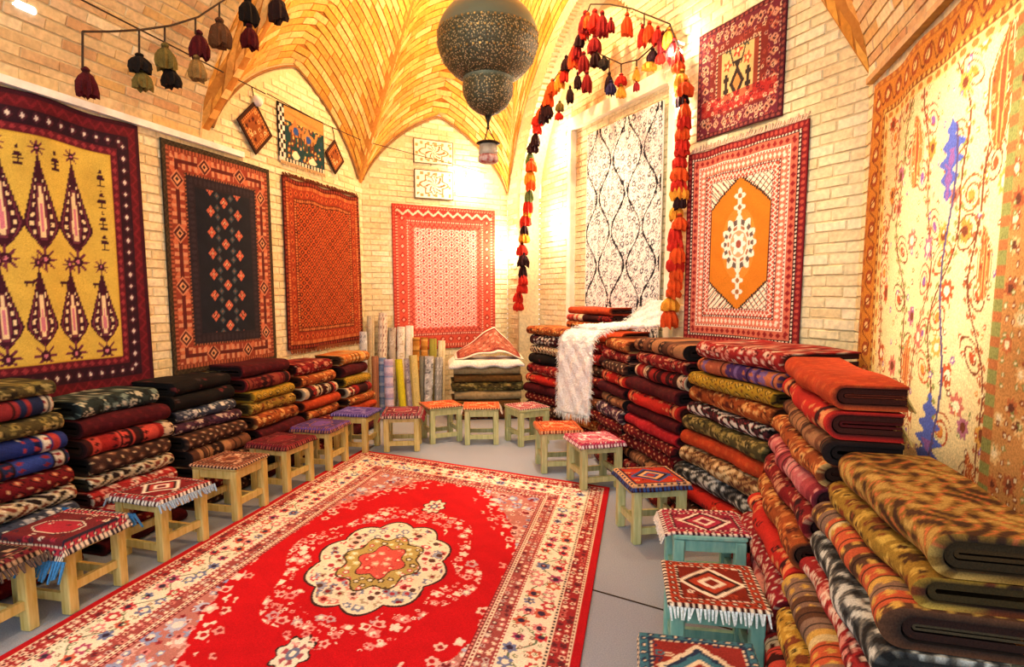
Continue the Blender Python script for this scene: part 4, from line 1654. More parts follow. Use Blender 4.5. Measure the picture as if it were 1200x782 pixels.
# left row: fronts face +X, so the fold runs along -Y ... inward must be -X  => width_dir = (0, 1)  (left of it is -X)
GL = 'folded rugs stacked along the left wall'
GR = 'folded rugs stacked along the right side'
LST = [
    ('stack behind the blue-fringed mat', ['olive', 'navy', 'olive', 'blue', 'navy', 'dred', 'crmdk', 'blueg', 'blk', 'maroon', 'dred2'], 1.95, 2.72, -3.42, 0.098, 0.16),
    ('stack behind the white-star mat', ['green', 'maroon', 'redcr', 'brown', 'crmdk', 'redfl', 'redwh', 'dred', 'maroon'], 2.85, 3.49, -3.42, 0.104, 0.20),
    ('stack below the navy wall rug', ['blk', 'blk', 'blueg', 'purple', 'brown', 'brown2', 'brown', 'dred', 'brown'], 3.62, 4.28, -3.42, 0.106, 0.24),
    ('stack behind the maroon mat', ['maroon', 'maroon2', 'must', 'yelbr', 'orbr', 'maroon', 'maroon', 'blk', 'maroon'], 4.42, 5.06, -3.44, 0.108, 0.22),
    ('stack behind the purple-tan mat', ['dred2', 'orbr', 'redcr', 'redor', 'orbr', 'dred', 'maroon', 'dred'], 5.18, 5.82, -3.46, 0.114, 0.2),
    ('stack beside the fabric rolls', ['orstr', 'maroon', 'must', 'redcr', 'orbr', 'redor', 'dred', 'maroon'], 5.96, 6.56, -3.46, 0.118, 0.16),
]
for nm, keys, ya, yb, xf, hs, lean in LST:
    stack(nm, keys, (xf, (ya + yb) / 2), (0, 1), yb - ya, 0.37, hs, lean * 0.75, GL, zl=0.2)

# right side: front faces the room
d28 = np.array([0.47, -0.883])          # along the fronts, towards the camera; inward must be right/away
# width_dir such that its left side points into the stack
wdR = np.array([0.47, -0.883])
F0 = np.array([0.52, 3.62])


def rpt(t):
    return F0 - wdR * t


def rstack(nm, keys, t0, t1, hs, lean, D, **kw):
    c = rpt((t0 + t1) / 2)
    return stack(nm, keys, c - np.array([-wdR[1], wdR[0]]) * 0.05, wdR, t1 - t0 - 0.03, D, hs, lean, GR, **kw)


rstack('stack below the gold hexagon rug', ['redfl', 'purpor', 'must', 'orbr', 'blkw', 'olive', 'redor', 'tan', 'greyp', 'red', 'brown', 'dred'], 0.0, 0.98, 0.110, 0.16, 0.55, dx=0.012)
rstack('stack below the tassels by the gold rug', ['brown2', 'dred2', 'redcr', 'maroon', 'red', 'maroon', 'crim', 'dred', 'dred', 'brown2', 'dred2', 'dred'], 1.0, 1.92, 0.106, 0.12, 0.45)
rstack('narrow stack beside the white runner', ['orbr', 'dred2', 'brown', 'red', 'maroon', 'brown2', 'purple', 'dred', 'dred2', 'maroon', 'dred'], 1.95, 2.55, 0.112, 0.08, 0.42)
ZR1 = []
w45 = np.array([_r, -_r])
for nm, keys, s0, s1 in (('stack behind the white runner', ['redor', 'dred2', 'redcr', 'brown', 'dred', 'maroon', 'brown2', 'dred', 'orbr', 'dred'], 0.0, 0.90),
                         ('stack below the tassels in the corner', ['orbr', 'blkw', 'crmdk', 'blk', 'dred2', 'red', 'maroon', 'dred', 'brown', 'dred'], 0.93, 1.86)):
    c = np.array([-0.54, 6.2]) - w45 * (s0 + s1) / 2
    _, zz1 = stack(nm, keys, c, w45, s1 - s0 - 0.02, 0.40, 0.115, 0.08, GR)
    ZR1.append(zz1)
# small pile on top, set back in the niche
c = np.array([-1.05, 6.72]) + np.array([_r, _r]) * 0.16
stack('small pile inside the niche', ['redor', 'redcr', 'orbr'], c, w45, 0.8, 0.34, 0.08, 0.02, GR, base_z=max(ZR1))

# stacks along the right wall: fold faces -X, width_dir = (0,-1) (its left is +X)
stack('red stack by the tapestry', ['redor', 'red', 'brown2', 'orbr', 'pink', 'dred2', 'orbr', 'red', 'redwh', 'pink', 'crim', 'crim'], (0.42, 3.00), (0, -1), 1.0, 0.27, 0.102, 0.18, GR, dx=0.010, layers=3, zl=0.3, fringed=(0, 1, 2))
stack('brown stack by the tapestry', ['goldbr', 'yelbr', 'bror', 'greyp', 'redfl', 'bror', 'gold', 'redcr', 'blkw', 'dred2'], (0.40, 2.05), (0, -1), 0.82, 0.30, 0.105, 0.24, GR, dx=0.007, layers=3, zl=0.25)

# ================================================================== STOOLS AND MATS
def make_stool(name, label, loc, rotz, mat, W=0.36, H=0.40):
    t = empty(name, (loc[0], loc[1], 0), rotz)
    tag(t, label, 'stool', 'low wooden stools set round the carpet')
    k = ('stool', mat.name)
    if k not in STOOL:
        lg = MB().box((0, 0, (H - 0.03) / 2), (0.056, 0.056, H - 0.03), bev=0.005).mesh('leg')
        ap = MB().box((0, 0, 0), (W - 0.1, 0.028, 0.06)).mesh('apron')
        st = MB().box((0, 0, 0), (W - 0.1, 0.026, 0.045)).mesh('stretcher')
        se = MB().box((0, 0, H - 0.014), (W + 0.015, W + 0.015, 0.028), bev=0.008).mesh('seat')
        for m in (lg, ap, st, se):
            m.materials.append(mat)
        STOOL[k] = (lg, ap, st, se)
    lg, ap, st, se = STOOL[k]
    obj('seat', se, parent=t)
    q = W / 2 - 0.025
    for sx in (-1, 1):
        for sy in (-1, 1):
            obj('leg', lg, parent=t, loc=(sx * q, sy * q, 0))
    for i in range(4):
        a = i * math.pi / 2
        c, s = math.cos(a), math.sin(a)
        obj('apron', ap, parent=t, loc=(-s * q, c * q, H - 0.06), rotz=a)
        obj('stretcher', st, parent=t, loc=(-s * q, c * q, 0.085 + 0.05 * (i % 2)), rotz=a)
    return t


STOOL = {}


def p_mat(kind):
    def f(x, y, W, H):
        cols = {
            'bluefringe': ('#6a2226', '#2a2430', '#d9c8b0', '#a82a38'), 'white': ('#7a1c22', '#3a1418', '#ece0d0', '#b03a38'),
            'maroon': ('#5a141c', '#2a0e14', '#9a4a40', '#7a2028'), 'purple': ('#4a3670', '#2c2048', '#a86a58', '#6a4a94'),
            'violet': ('#4f3c8a', '#33266a', '#8a78b8', '#6450a0'), 'plum': ('#6e2634', '#3a1a24', '#c9a898', '#94404a'),
            'orange': ('#b8481f', '#7a2414', '#e0a070', '#c85a2a'), 'pinkw': ('#c9707e', '#8a2a40', '#f2dcd6', '#b83a56'),
            'rose': ('#a8545a', '#7a2a34', '#e6c8b8', '#8a3a44'), 'redblue': ('#b03420', '#3a1a1c', '#34508a', '#d9a878'),
            'magenta': ('#8e1f38', '#4a1424', '#e8d4c4', '#a82a44'), 'gul': ('#7a2214', '#3a1a16', '#e8d8c0', '#a83a22'),
            'multi': ('#8a2a24', '#26304a', '#dcc8a8', '#3a6a7a'), 'blackred': ('#2c1a1c', '#16100f', '#a8886a', '#6a2028'), 'brown': ('#6a3a2c', '#3a1c18', '#c9a080', '#8a4a34')}[kind]
        b, dk, lt, ac = [C(c) for c in cols]
        P = Paint(len(x), b)
        d, a = edge_coords(x, y, W, H)
        stripe_motif(P, d, a, 0, 0.02, dk, lt, 0.028, 'bar')
        stripe_motif(P, d, a, 0.02, 0.055, ac, dk, 0.045, 'diamond', lt)
        stripe_motif(P, d, a, 0.055, 0.068, dk, lt, 0.025, 'dot')
        cx, cy = np.abs(x - W / 2), np.abs(y - H / 2)
        f_ = d > 0.068
        flowers(P, x, y, 0.055, 0.018, [lt, ac, dk], [b], 71, f_, keep=0.5)
        if kind in ('bluefringe', 'maroon', 'purple', 'plum'):
            g = np.maximum(cx * 1.5 + np.maximum(cy - 0.06, 0) * 1.0, cy * 1.0)
            P.put(f_ & (g < 0.135), lt)
            P.put(f_ & (g < 0.122), dk)
            P.put(f_ & (g < 0.112), ac)
            flowers(P, x, y, 0.05, 0.016, [b, lt], [dk], 73, f_ & (g < 0.10), keep=0.5)
            return P.mottle(x, y, 0.2, 13)
        if kind in ('orange', 'rose', 'pinkw', 'violet', 'brown', 'blackred'):
            an = np.arctan2(y - H / 2, x - W / 2)
            rho = np.hypot(cx, cy)
            flowers(P, x, y, 0.07, 0.03, [lt, ac, b], [dk, lt], 75, f_, keep=0.85, petals=6)
            P.put(f_ & (rho < 0.085 * (1 + 0.15 * np.cos(8 * an))), lt)
            P.put(f_ & (rho < 0.07 * (1 + 0.15 * np.cos(8 * an))), ac)
            P.put(f_ & (rho < 0.035), b)
            return P.mottle(x, y, 0.2, 13)
        st = np.floor((cx + cy) / 0.012) * 0.012
        P.put(f_ & (st < 0.135), lt)
        P.put(f_ & (st < 0.112), dk)
        P.put(f_ & (st < 0.088), ac)
        P.put(f_ & (st < 0.052), lt)
        P.put(f_ & (st < 0.028), b)
        return P.mottle(x, y, 0.15, 13)
    return f


def make_mat(label, loc, rotz, kind, W=0.44, L=0.46, H=0.40, half=0.188, fringe='#e6dcc8', droop=1.0, shift=(0, 0), flen=0.045):
    nu = nv = 56
    U, Vv = np.meshgrid(np.linspace(0, 1, nu), np.linspace(0, 1, nv), indexing='ij')
    x, y = (U * W).ravel(), (Vv * L).ravel()
    px, py = x - W / 2 + shift[0], y - L / 2 + shift[1]

    def bend(p):
        e = np.maximum(np.abs(p) - half, 0)
        th = np.minimum(e / 0.02, 1.15 * droop)
        out = np.where(e > 0, np.sin(np.minimum(th, 1.15)) * 0.02 * 0 + e * np.cos(th * 0.9), 0)
        return np.sign(p) * (np.minimum(np.abs(p), half) + out), e * np.sin(th * 0.9)
    qx, ex = bend(px)
    qy, ey = bend(py)
    z = 0.007 - np.maximum(ex, ey) + 0.003 * np.sin(px * 21 + loc[0] * 3) * np.sin(py * 17) + 0.002
    P = np.stack([qx, qy, z], -1)
    col = p_mat(kind)(x, y, W, L)
    n = nu * nv
    idx = np.arange(n).reshape(nu, nv)
    ring = np.concatenate([idx[:, 0], idx[-1, 1:], idx[-2::-1, -1], idx[0, -2:0:-1]])
    low = P[ring] - [0, 0, 0.010]
    j = np.arange(len(ring))
    S = np.stack([ring, n + j, n + (j + 1) % len(ring), ring[(j + 1) % len(ring)]], -1)
    me = mesh('stool_mat', np.concatenate([P, low]), np.concatenate([grid_faces(nu, nv), S]), np.concatenate([col, col[ring] * 0.45]), smooth=True)
    me.materials.append(M_RUG)
    o = obj('stool_mat', me, loc=(loc[0], loc[1], H), rotz=rotz)
    tag(o, label, 'mat', 'small rugs laid on the stools')
    if fringe:
        for s in (-1, 1):
            fm = fringe_mesh(L * 0.97, 26, flen, fringe, 5)
            fm.materials.append(M_FLAT)
            e = obj('fringe', fm, parent=o)
            p = P.reshape(nu, nv, 3)[0 if s < 0 else -1, nv // 2]
            e.location = (p[0], p[1], p[2] - 0.003)
            e.rotation_euler = (0, 0, math.pi / 2)
            e.rotation_euler = Matrix.Rotation(0, 4, 'X').to_euler()
            e.rotation_euler = (0.0, 0.0, math.pi / 2)
            tilt = Matrix.Rotation(-s * 0.45, 3, 'Y') @ Matrix.Rotation(math.pi / 2, 3, 'Z')
            e.rotation_euler = tilt.to_euler()
    return o


R = math.radians
SL = [  # x, y, rot, wood, stool label, mat label, mat kind, fringe, dims
    (-3.16, 1.93, 4, M_WOOD, 'pale wooden stool under the black and red mat, beside the blue-fringed one', 'black and red mat on the stool beside the blue-fringed mat', 'blackred', '#5a4a44', (0.46, 0.48)),
    (-3.13, 2.41, 3, M_WOOD, 'pale wooden stool under the mat with blue fringe', 'dark red mat with a blue fringe and white-dotted edge', 'bluefringe', '#3f7fb4', (0.48, 0.52)),
    (-3.14, 3.04, -2, M_WOOD, 'pale wooden stool under the red mat with a white star', 'red mat with a white star centre on a left-row stool', 'white', '#9fb4c8', (0.44, 0.46)),
    (-3.17, 3.70, 2, M_WOOD, 'pale wooden stool before the dark stack under the navy rug', 'brown mat on the stool before the navy rug', 'brown', None, (0.40, 0.40)),
    (-3.19, 4.34, -2, M_WOOD, 'pale wooden stool under the plain maroon mat', 'maroon mat with a pale worn edge on a left-row stool', 'maroon', None, (0.45, 0.46)),
    (-3.20, 4.95, 3, M_WOOD, 'pale wooden stool under the purple and tan mat', 'purple and tan mat on a stool before the orange stack', 'purple', None, (0.45, 0.46)),
    (-3.19, 5.60, 5, M_WOOD, 'pale wooden stool under the blue-violet mat', 'blue-violet mat on the stool by the fabric rolls', 'violet', None, (0.42, 0.42)),
    (-2.74, 5.76, 20, M_WOOD, 'pale wooden stool under the plum mat, before the fabric rolls', 'plum mat with a red checked edge before the fabric rolls', 'plum', '#8a2a34', (0.46, 0.48)),
    (-2.48, 6.20, 40, M_WOOD2, 'pale stool under the rust mat beside the fabric rolls', 'rust-orange mat on the stool beside the fabric rolls', 'orange', None, (0.42, 0.40)),
    (-2.02, 6.24, 18, M_WOOD2, 'pale stool under the rust mat before the low furry pile', 'rust-orange mat with pale ends before the low furry pile', 'orange', '#ead8c0', (0.42, 0.40)),
    (-1.53, 6.34, 42, M_WOOD2, 'pale stool under the faded rose mat', 'faded rose mat on the stool before the corner tassel strand', 'rose', None, (0.37, 0.37)),
    (-1.02, 5.46, 22, M_WOOD2, 'pale stool under the red flowered mat, below the white shag runner', 'red and cream mat below the white shag runner', 'redwhm', None, (0.44, 0.44)),
    (-0.63, 5.08, 30, M_WOOD2, 'pale stool under the pink and white mat', 'pink and white mat with a scrolled edge', 'pinkw', None, (0.46, 0.46)),
    (-0.12, 4.10, 24, M_WOOD2, 'greenish stool under the red mat with a blue centre', 'red mat with a blue centre and pale edge', 'redblue', None, (0.46, 0.46)),
    (0.19, 3.32, 8, M_TEAL, 'teal-painted stool under the fringed magenta mat', 'magenta mat with cream fringed ends and a white diamond', 'magenta', '#e6d8c4', (0.46, 0.36)),
    (0.19, 2.60, 5, M_TEAL, 'teal-painted stool under the brown-red stepped diamond mat', 'brown-red mat with a cream stepped diamond and white skirt', 'gul', '#dfe6e2', (0.42, 0.40)),
    (0.12, 1.96, 4, M_TEAL, 'teal-painted stool under the multicoloured mat beside the brown stack', 'red mat with a blue and teal diamond beside the brown stack', 'multi', None, (0.44, 0.44)),
]
for x, y, r, wd, sl, ml, kind, fr_, dims in SL:
    if kind == 'redwhm':
        kind = 'orange'
    make_stool('stool', sl, (x, y), R(r), wd)
    make_mat(ml, (x, y), R(r + (90 if fr_ in ('#3f7fb4', '#dfe6e2') else 0)), kind, dims[0], dims[1], fringe=fr_, flen=0.10 if fr_ == '#3f7fb4' else 0.05, droop=0.35 if kind in ('magenta', 'gul') else 1.0,
             shift=(-0.05, 0) if fr_ == '#3f7fb4' else (0, 0))

# ================================================================== FABRIC ROLLS
def roll(label, p0, p1, rad, kind, cols, seed):
    p0, p1 = np.array(p0, float), np.array(p1, float)
    ax = p1 - p0
    Ln = np.linalg.norm(ax)
    nth, nz = 28, max(20, int(Ln / 0.018))
    V, Cc, F = [], [], []
    th = np.linspace(0, 2 * np.pi, nth, endpoint=False)
    T, Z = np.meshgrid(th, np.linspace(0, Ln, nz), indexing='ij')
    rr = rad * (1 + 0.05 * np.sin(T * 1 + seed) + 0.02 * np.sin(Z * 20 + seed))
    Pn = np.stack([rr * np.cos(T), rr * np.sin(T), Z], -1).reshape(-1, 3)
    s, zz = (T * rad).ravel(), Z.ravel()
    P = Paint(len(s), C(cols[0]))
    if kind == 'bands':
        P.put(np.sin(zz * 45) > 0.3, C(cols[1]))
        P.put(np.sin(zz * 45 + 1.2) > 0.92, C(cols[2]))
    elif kind == 'floral':
        flowers(P, s, zz, 0.07, 0.03, [C(c) for c in cols[1:]], [C(cols[0])], seed, keep=0.85)
    elif kind == 'stripes':
        P.put(np.sin(T.ravel() * 7) > 0.2, C(cols[1]))
        P.put(np.sin(zz * 60) * np.sin(T.ravel() * 9) > 0.6, C(cols[2]))
    elif kind == 'plain':
        P.put(np.sin(T.ravel() * 3 + 1) > 0.93, C(cols[1]))
    col = P.mottle(s, zz, 0.10, seed)
    F = []
    ii = np.arange(nth)
    for k in range(nz - 1):
        F.append(np.stack([ii * nz + k, ((ii + 1) % nth) * nz + k, ((ii + 1) % nth) * nz + k + 1, ii * nz + k + 1], -1))
    F = np.concatenate(F)
    # end: stepped spiral rings, hollow core
    n = len(Pn)
    rings = [(1.0, 0), (0.93, -0.004), (0.9, -0.018), (0.72, -0.018), (0.70, -0.004), (0.52, -0.006), (0.50, -0.02), (0.34, -0.02), (0.32, 0.0), (0.2, 0.0), (0.17, -0.08), (0.01, -0.08)]
    Ve, Ce, Fe = [], [], []
    for k, (q, dz) in enumerate(rings):
        for t in th:
            Ve.append([rad * q * math.cos(t), rad * q * math.sin(t), Ln + dz])
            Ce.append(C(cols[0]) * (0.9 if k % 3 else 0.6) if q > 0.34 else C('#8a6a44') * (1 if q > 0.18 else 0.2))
    for k in range(len(rings) - 1):
        a = n + k * nth
        Fe.append(np.stack([a + ii, a + (ii + 1) % nth, a + nth + (ii + 1) % nth, a + nth + ii], -1))
    V = np.concatenate([Pn, np.array(Ve)])
    me = mesh('fabric_roll', V, np.concatenate([F] + Fe), np.concatenate([col, np.array(Ce)]), smooth=True)
    me.materials.append(M_FLAT)
    o = obj('fabric_roll', me, loc=p0)
    o.rotation_euler = Vector(ax).to_track_quat('Z', 'Y').to_euler()
    tag(o, label, 'fabric roll', 'fabric rolls standing in the corner')
    return o


def zr(zx, zy):
    return 400 + zx / 4.345, 360 + zy / 4.345


ROLLS = [  # zoom coords: centre x at top, centre x at bottom, top y, radius px, row offset from wall, kind, colours, words
    (112, 118, 125, 22, 0.42, 'floral', ['#c9c8c4', '#7a7a7c', '#f0efe8'], 'silver flowered roll at the corner end'),
    (150, 155, 45, 20, 0.16, 'plain', ['#cdbf9c', '#a8946a'], 'tall beige roll in the corner'),
    (212, 205, 30, 26, 0.16, 'stripes', ['#e8dcc4', '#c9a890', '#8a5a50'], 'tallest cream roll with dark top band'),
    (258, 255, 105, 22, 0.15, 'floral', ['#b8aa96', '#7a6a60', '#d9d0c0'], 'grey-beige flowered roll in the rear row'),
    (303, 300, 100, 23, 0.15, 'floral', ['#efe6d2', '#c8b48e', '#d9cbb0'], 'white roll with faint flowers in the rear row'),
    (347, 345, 95, 23, 0.15, 'plain', ['#f2ead8', '#d8c8a4'], 'plain ivory roll in the rear row'),
    (382, 380, 155, 21, 0.22, 'bands', ['#b8782c', '#d09a48', '#7a4a1c'], 'orange-brown roll in the rear row'),
    (424, 420, 155, 20, 0.22, 'bands', ['#c88a3a', '#a86a28', '#e0b060'], 'bright orange roll in the rear row'),
    (467, 463, 160, 22, 0.22, 'plain', ['#a8a044', '#8a7a34'], 'green-yellow roll in the rear row'),
    (510, 505, 170, 21, 0.22, 'plain', ['#efdfb4', '#d8bc80'], 'cream roll beside the low furry pile'),
    (170, 175, 250, 20, 0.46, 'plain', ['#b07a5a', '#7a4a3a'], 'brown roll in the front row'),
    (207, 212, 258, 21, 0.45, 'bands', ['#7c92b8', '#a8b4cc', '#54709c'], 'blue-grey banded roll in the front row'),
    (240, 246, 265, 26, 0.57, 'bands', ['#d8c4d6', '#b8a0c0', '#8f9cc4'], 'lilac banded roll in the front row'),
    (292, 318, 265, 21, 0.52, 'plain', ['#dccb2e', '#b8a420'], 'bright yellow roll leaning in the front row'),
    (335, 355, 262, 19, 0.45, 'floral', ['#c4b4b8', '#8f7a8a', '#e0d4d0'], 'mauve flowered roll in the front row'),
    (365, 388, 245, 24, 0.56, 'plain', ['#d9c47a', '#b89a4c'], 'straw-yellow roll leaning in the front row'),
    (412, 412, 250, 18, 0.46, 'plain', ['#8f8a78', '#6a6458'], 'grey-olive roll in the front row'),
    (448, 440, 250, 25, 0.57, 'floral', ['#b8b8b6', '#6c6c70', '#e6e6e2'], 'silver roll with grey flowers in the front row'),
    (497, 492, 255, 24, 0.49, 'stripes', ['#b4b0a6', '#8a8680', '#e0dcd2'], 'silver striped roll at the end of the front row'),
]
for k, (xt, xb, yt, rp, off, kind, cols, words) in enumerate(ROLLS):
    tx, ty = zr(xt, yt)
    bx, _ = zr(xb, 0)
    pt = on_plane(tx, ty, NB[0], NB[1] - off + 0.05)
    d_ = (pt - CAMP) @ FWD
    rad = rp / 4.345 / F_PX * d_ * 0.88
    # foot on the floor, a little further out than the top
    pbv = on_plane(bx, 480, NB[0], NB[1] - off - 0.03)
    roll(words, (pbv[0], pbv[1], 0.0), pt, rad, kind, cols, k + 1)

# ================================================================== LOW PILE AT THE BACK
cpl = np.array([-2.30, 7.35])
wdp = np.array([math.cos(R(22)), math.sin(R(22))])
ops, ztop = stack('furry pile at the back', ['beige', 'umber', 'olive', 'beige', 'umber', 'brown2'], cpl, wdp, 0.92, 0.6, 0.118, 0.05, 'thick folded rugs in the low back pile', dx=0.02, jit=0.02)


def drape(name, label, cat, W, L, loc, rotz, zf, paint, mat, nu=60, nv=60, th=0.015, group=None):
    U, Vv = np.meshgrid(np.linspace(0, 1, nu), np.linspace(0, 1, nv), indexing='ij')
    x, y = (U * W).ravel(), (Vv * L).ravel()
    P = zf(U.ravel(), Vv.ravel(), W, L)
    n = nu * nv
    col = paint(x, y, W, L)
    idx = np.arange(n).reshape(nu, nv)
    ring = np.concatenate([idx[:, 0], idx[-1, 1:], idx[-2::-1, -1], idx[0, -2:0:-1]])
    V = np.concatenate([P, P - [0, 0, th]])
    j = np.arange(len(ring))
    r2 = ring[(j + 1) % len(ring)]
    S = np.stack([ring, ring + n, r2 + n, r2], -1)
    F = np.concatenate([grid_faces(nu, nv), grid_faces(nu, nv, n)[:, ::-1], S])
    me = mesh(name, V, F, np.concatenate([col, col * 0.6]), smooth=True)
    me.materials.append(mat)
    o = obj(name, me, loc=loc, rotz=rotz)
    tag(o, label, cat, group)
    return o


def p_simple(base, acc, cell=0.07, edge=None):
    def f(x, y, W, H):
        P = Paint(len(x), C(base))
        flowers(P, x, y, cell, cell * 0.42, [C(a) for a in acc], [C(base)], 81, keep=0.9)
        d, a = edge_coords(x, y, W, H)
        if edge:
            P.put(d < 0.03, C(edge))
            stripe_motif(P, d, a, 0.03, 0.07, C(acc[0]), C(acc[-1]), 0.05, 'diamond')
        return P.mottle(x, y, 0.12, 3)
    return f


def tent(U, V, W, L):
    x = (U - 0.5) * W
    y = (V - 0.5) * L
    pk = np.clip(1 - np.abs(U - 0.62) / np.where(U > 0.62, 0.38, 0.62), 0, 1)
    z = 0.02 + 0.40 * pk ** 0.9 * np.clip(0.25 + 0.75 * V, 0, 1) + 0.012 * np.sin(x * 17 + y * 9)
    return np.stack([x, y, z], -1)


def rough_top(U, V, W, L):
    x = (U - 0.5) * W
    y = (V - 0.5) * L
    e = np.maximum(np.abs(U - 0.5), np.abs(V - 0.5)) * 2
    z = 0.03 + 0.014 * np.sin(x * 19) * np.sin(y * 15) - 0.06 * np.clip(e - 0.85, 0, 1) / 0.15
    return np.stack([x, y, z], -1)


inp = np.array([-wdp[1], wdp[0]])
cc_ = cpl + inp * 0.30
drape('sheepskin', 'white shaggy sheepskin laid over the low furry pile', 'sheepskin', 0.98, 0.62, (cc_[0], cc_[1], ztop + 0.035), R(22), rough_top, p_simple('#e2d6c0', ['#f2ead8', '#cdbfa4']), M_FUR, 40, 30, 0.03)
drape('draped_rug', 'pink-brown flowered rug tented over the low furry pile with white edge', 'rug', 0.9, 0.5, (cc_[0] + 0.02, cc_[1] + 0.06, ztop + 0.06), R(22), tent, p_simple('#a8604c', ['#8a3a34', '#d9a890', '#6a2a24'], 0.06, '#efe6d6'), M_RUG, 70, 50)

# ================================================================== WHITE SHAG RUNNER
ru0 = rpt(2.62)
inR = np.array([-wdR[1], wdR[0]])


def runner():
    # path: from the niche wall over the stack tops, over the front edge, down
    a = on_plane(785, 366, NCD[0], NCD[1] + 0.03)
    top1 = np.array([a[0], a[1], 1.56])
    fr1 = np.array([*(rpt(2.74) - inR * 0.13), 1.23])
    mid = np.array([*(rpt(2.45) + inR * 0.35), 1.33])
    pts = [top1, mid * 0.5 + top1 * 0.5 + [0, 0, -0.01], mid, mid * 0.35 + fr1 * 0.65 + [0, 0, 0.04], fr1 + np.array([*(inR * 0.08), 0.03]), fr1 + np.array([*(-inR * 0.03), -0.04]),
           fr1 + np.array([*(-inR * 0.06), -0.22]), fr1 + np.array([*(-inR * 0.07), -0.50]), np.array([fr1[0] - inR[0] * 0.08, fr1[1] - inR[1] * 0.08, 0.42])]
    # Catmull-Rom
    pts = np.array(pts)
    P = []
    ext = np.vstack([2 * pts[0] - pts[1], pts, 2 * pts[-1] - pts[-2]])
    for i in range(1, len(ext) - 2):
        for t in np.linspace(0, 1, 12, endpoint=False):
            p0, p1, p2, p3 = ext[i - 1:i + 3]
            P.append(0.5 * (2 * p1 + (p2 - p0) * t + (2 * p0 - 5 * p1 + 4 * p2 - p3) * t * t + (3 * p1 - p0 - 3 * p2 + p3) * t ** 3))
    P.append(pts[-1])
    P = np.array(P)
    nl = len(P)
    nw = 36
    wdir = np.array([wdR[0] * 0.9 + 0.35, wdR[1] * 0.9 + 0.2, 0])
    wdir /= np.linalg.norm(wdir)
    rs = np.random.default_rng(5)
    G = np.zeros((nl, nw, 3))
    for k in range(nw):
        q = k / (nw - 1) - 0.5
        G[:, k] = P + wdir * 0.46 * q
    lum = rs.uniform(-0.008, 0.008, (nl, nw))
    nrm = np.cross(np.gradient(G, axis=0), np.gradient(G, axis=1))
    nrm /= np.linalg.norm(nrm, axis=2, keepdims=True) + 1e-9
    for i in range(nl):
        if nrm[i, 0] @ np.array([-inR[0], -inR[1], 1.0]) < 0:
            nrm[i] *= -1
    Lc = np.linspace(0, 1.9, nl)[:, None]
    xq = (np.arange(nw) / (nw - 1) - 0.5)[None, :]
    relief = 0.010 * np.sin(Lc * 26) * np.cos(xq * 16) + lum
    G += nrm * (0.018 + relief)[..., None]
    back = G - nrm * 0.03
    n = nl * nw
    idx = np.arange(n).reshape(nl, nw)
    ring = np.concatenate([idx[:, 0], idx[-1, 1:], idx[-2::-1, -1], idx[0, -2:0:-1]])
    r2 = np.roll(ring, -1)
    F = np.concatenate([grid_faces(nl, nw), grid_faces(nl, nw, n)[:, ::-1], np.stack([ring, ring + n, r2 + n, r2], -1)])
    org = np.array([P[-1][0], P[-1][1], P[-1][2]])
    o = obj('shag_runner', mesh('shag_runner', np.concatenate([G.reshape(-1, 3), back.reshape(-1, 3)]) - org, F, smooth=True), M_FUR, loc=org)
    tag(o, 'white shaggy runner draped over the stacks below the ogee rug', 'runner')
    # long tufts along both sides and the lower end
    V, Ft, m = [], [], 0
    edge = [G[i, 0] for i in range(nl)] + [G[i, -1] for i in range(nl)] + [G[-1, k] for k in range(nw)]
    sgn = [-1] * nl + [1] * nl + [0] * nw
    for p, s in zip(edge, sgn):
        for _ in range(4):
            b = p - org + rs.normal(0, 0.006, 3)
            tip = b + wdir * s * rs.uniform(0.02, 0.05) + np.array([0, 0, -1]) * rs.uniform(0.01, 0.04 if s else 0.09) + rs.normal(0, 0.008, 3)
            c = rs.normal(0, 1, 3)
            c = c / np.linalg.norm(c) * 0.006
            V += [b - c, b + c, b + np.cross(c, [0, 0, 1]), tip]
            Ft += [[m, m + 1, m + 3], [m + 1, m + 2, m + 3], [m + 2, m, m + 3]]
            m += 4
    tf = obj('shag_edge', mesh('shag_edge', np.array(V), Ft), M_FUR, o)
    tag(tf, kind='stuff')


runner()
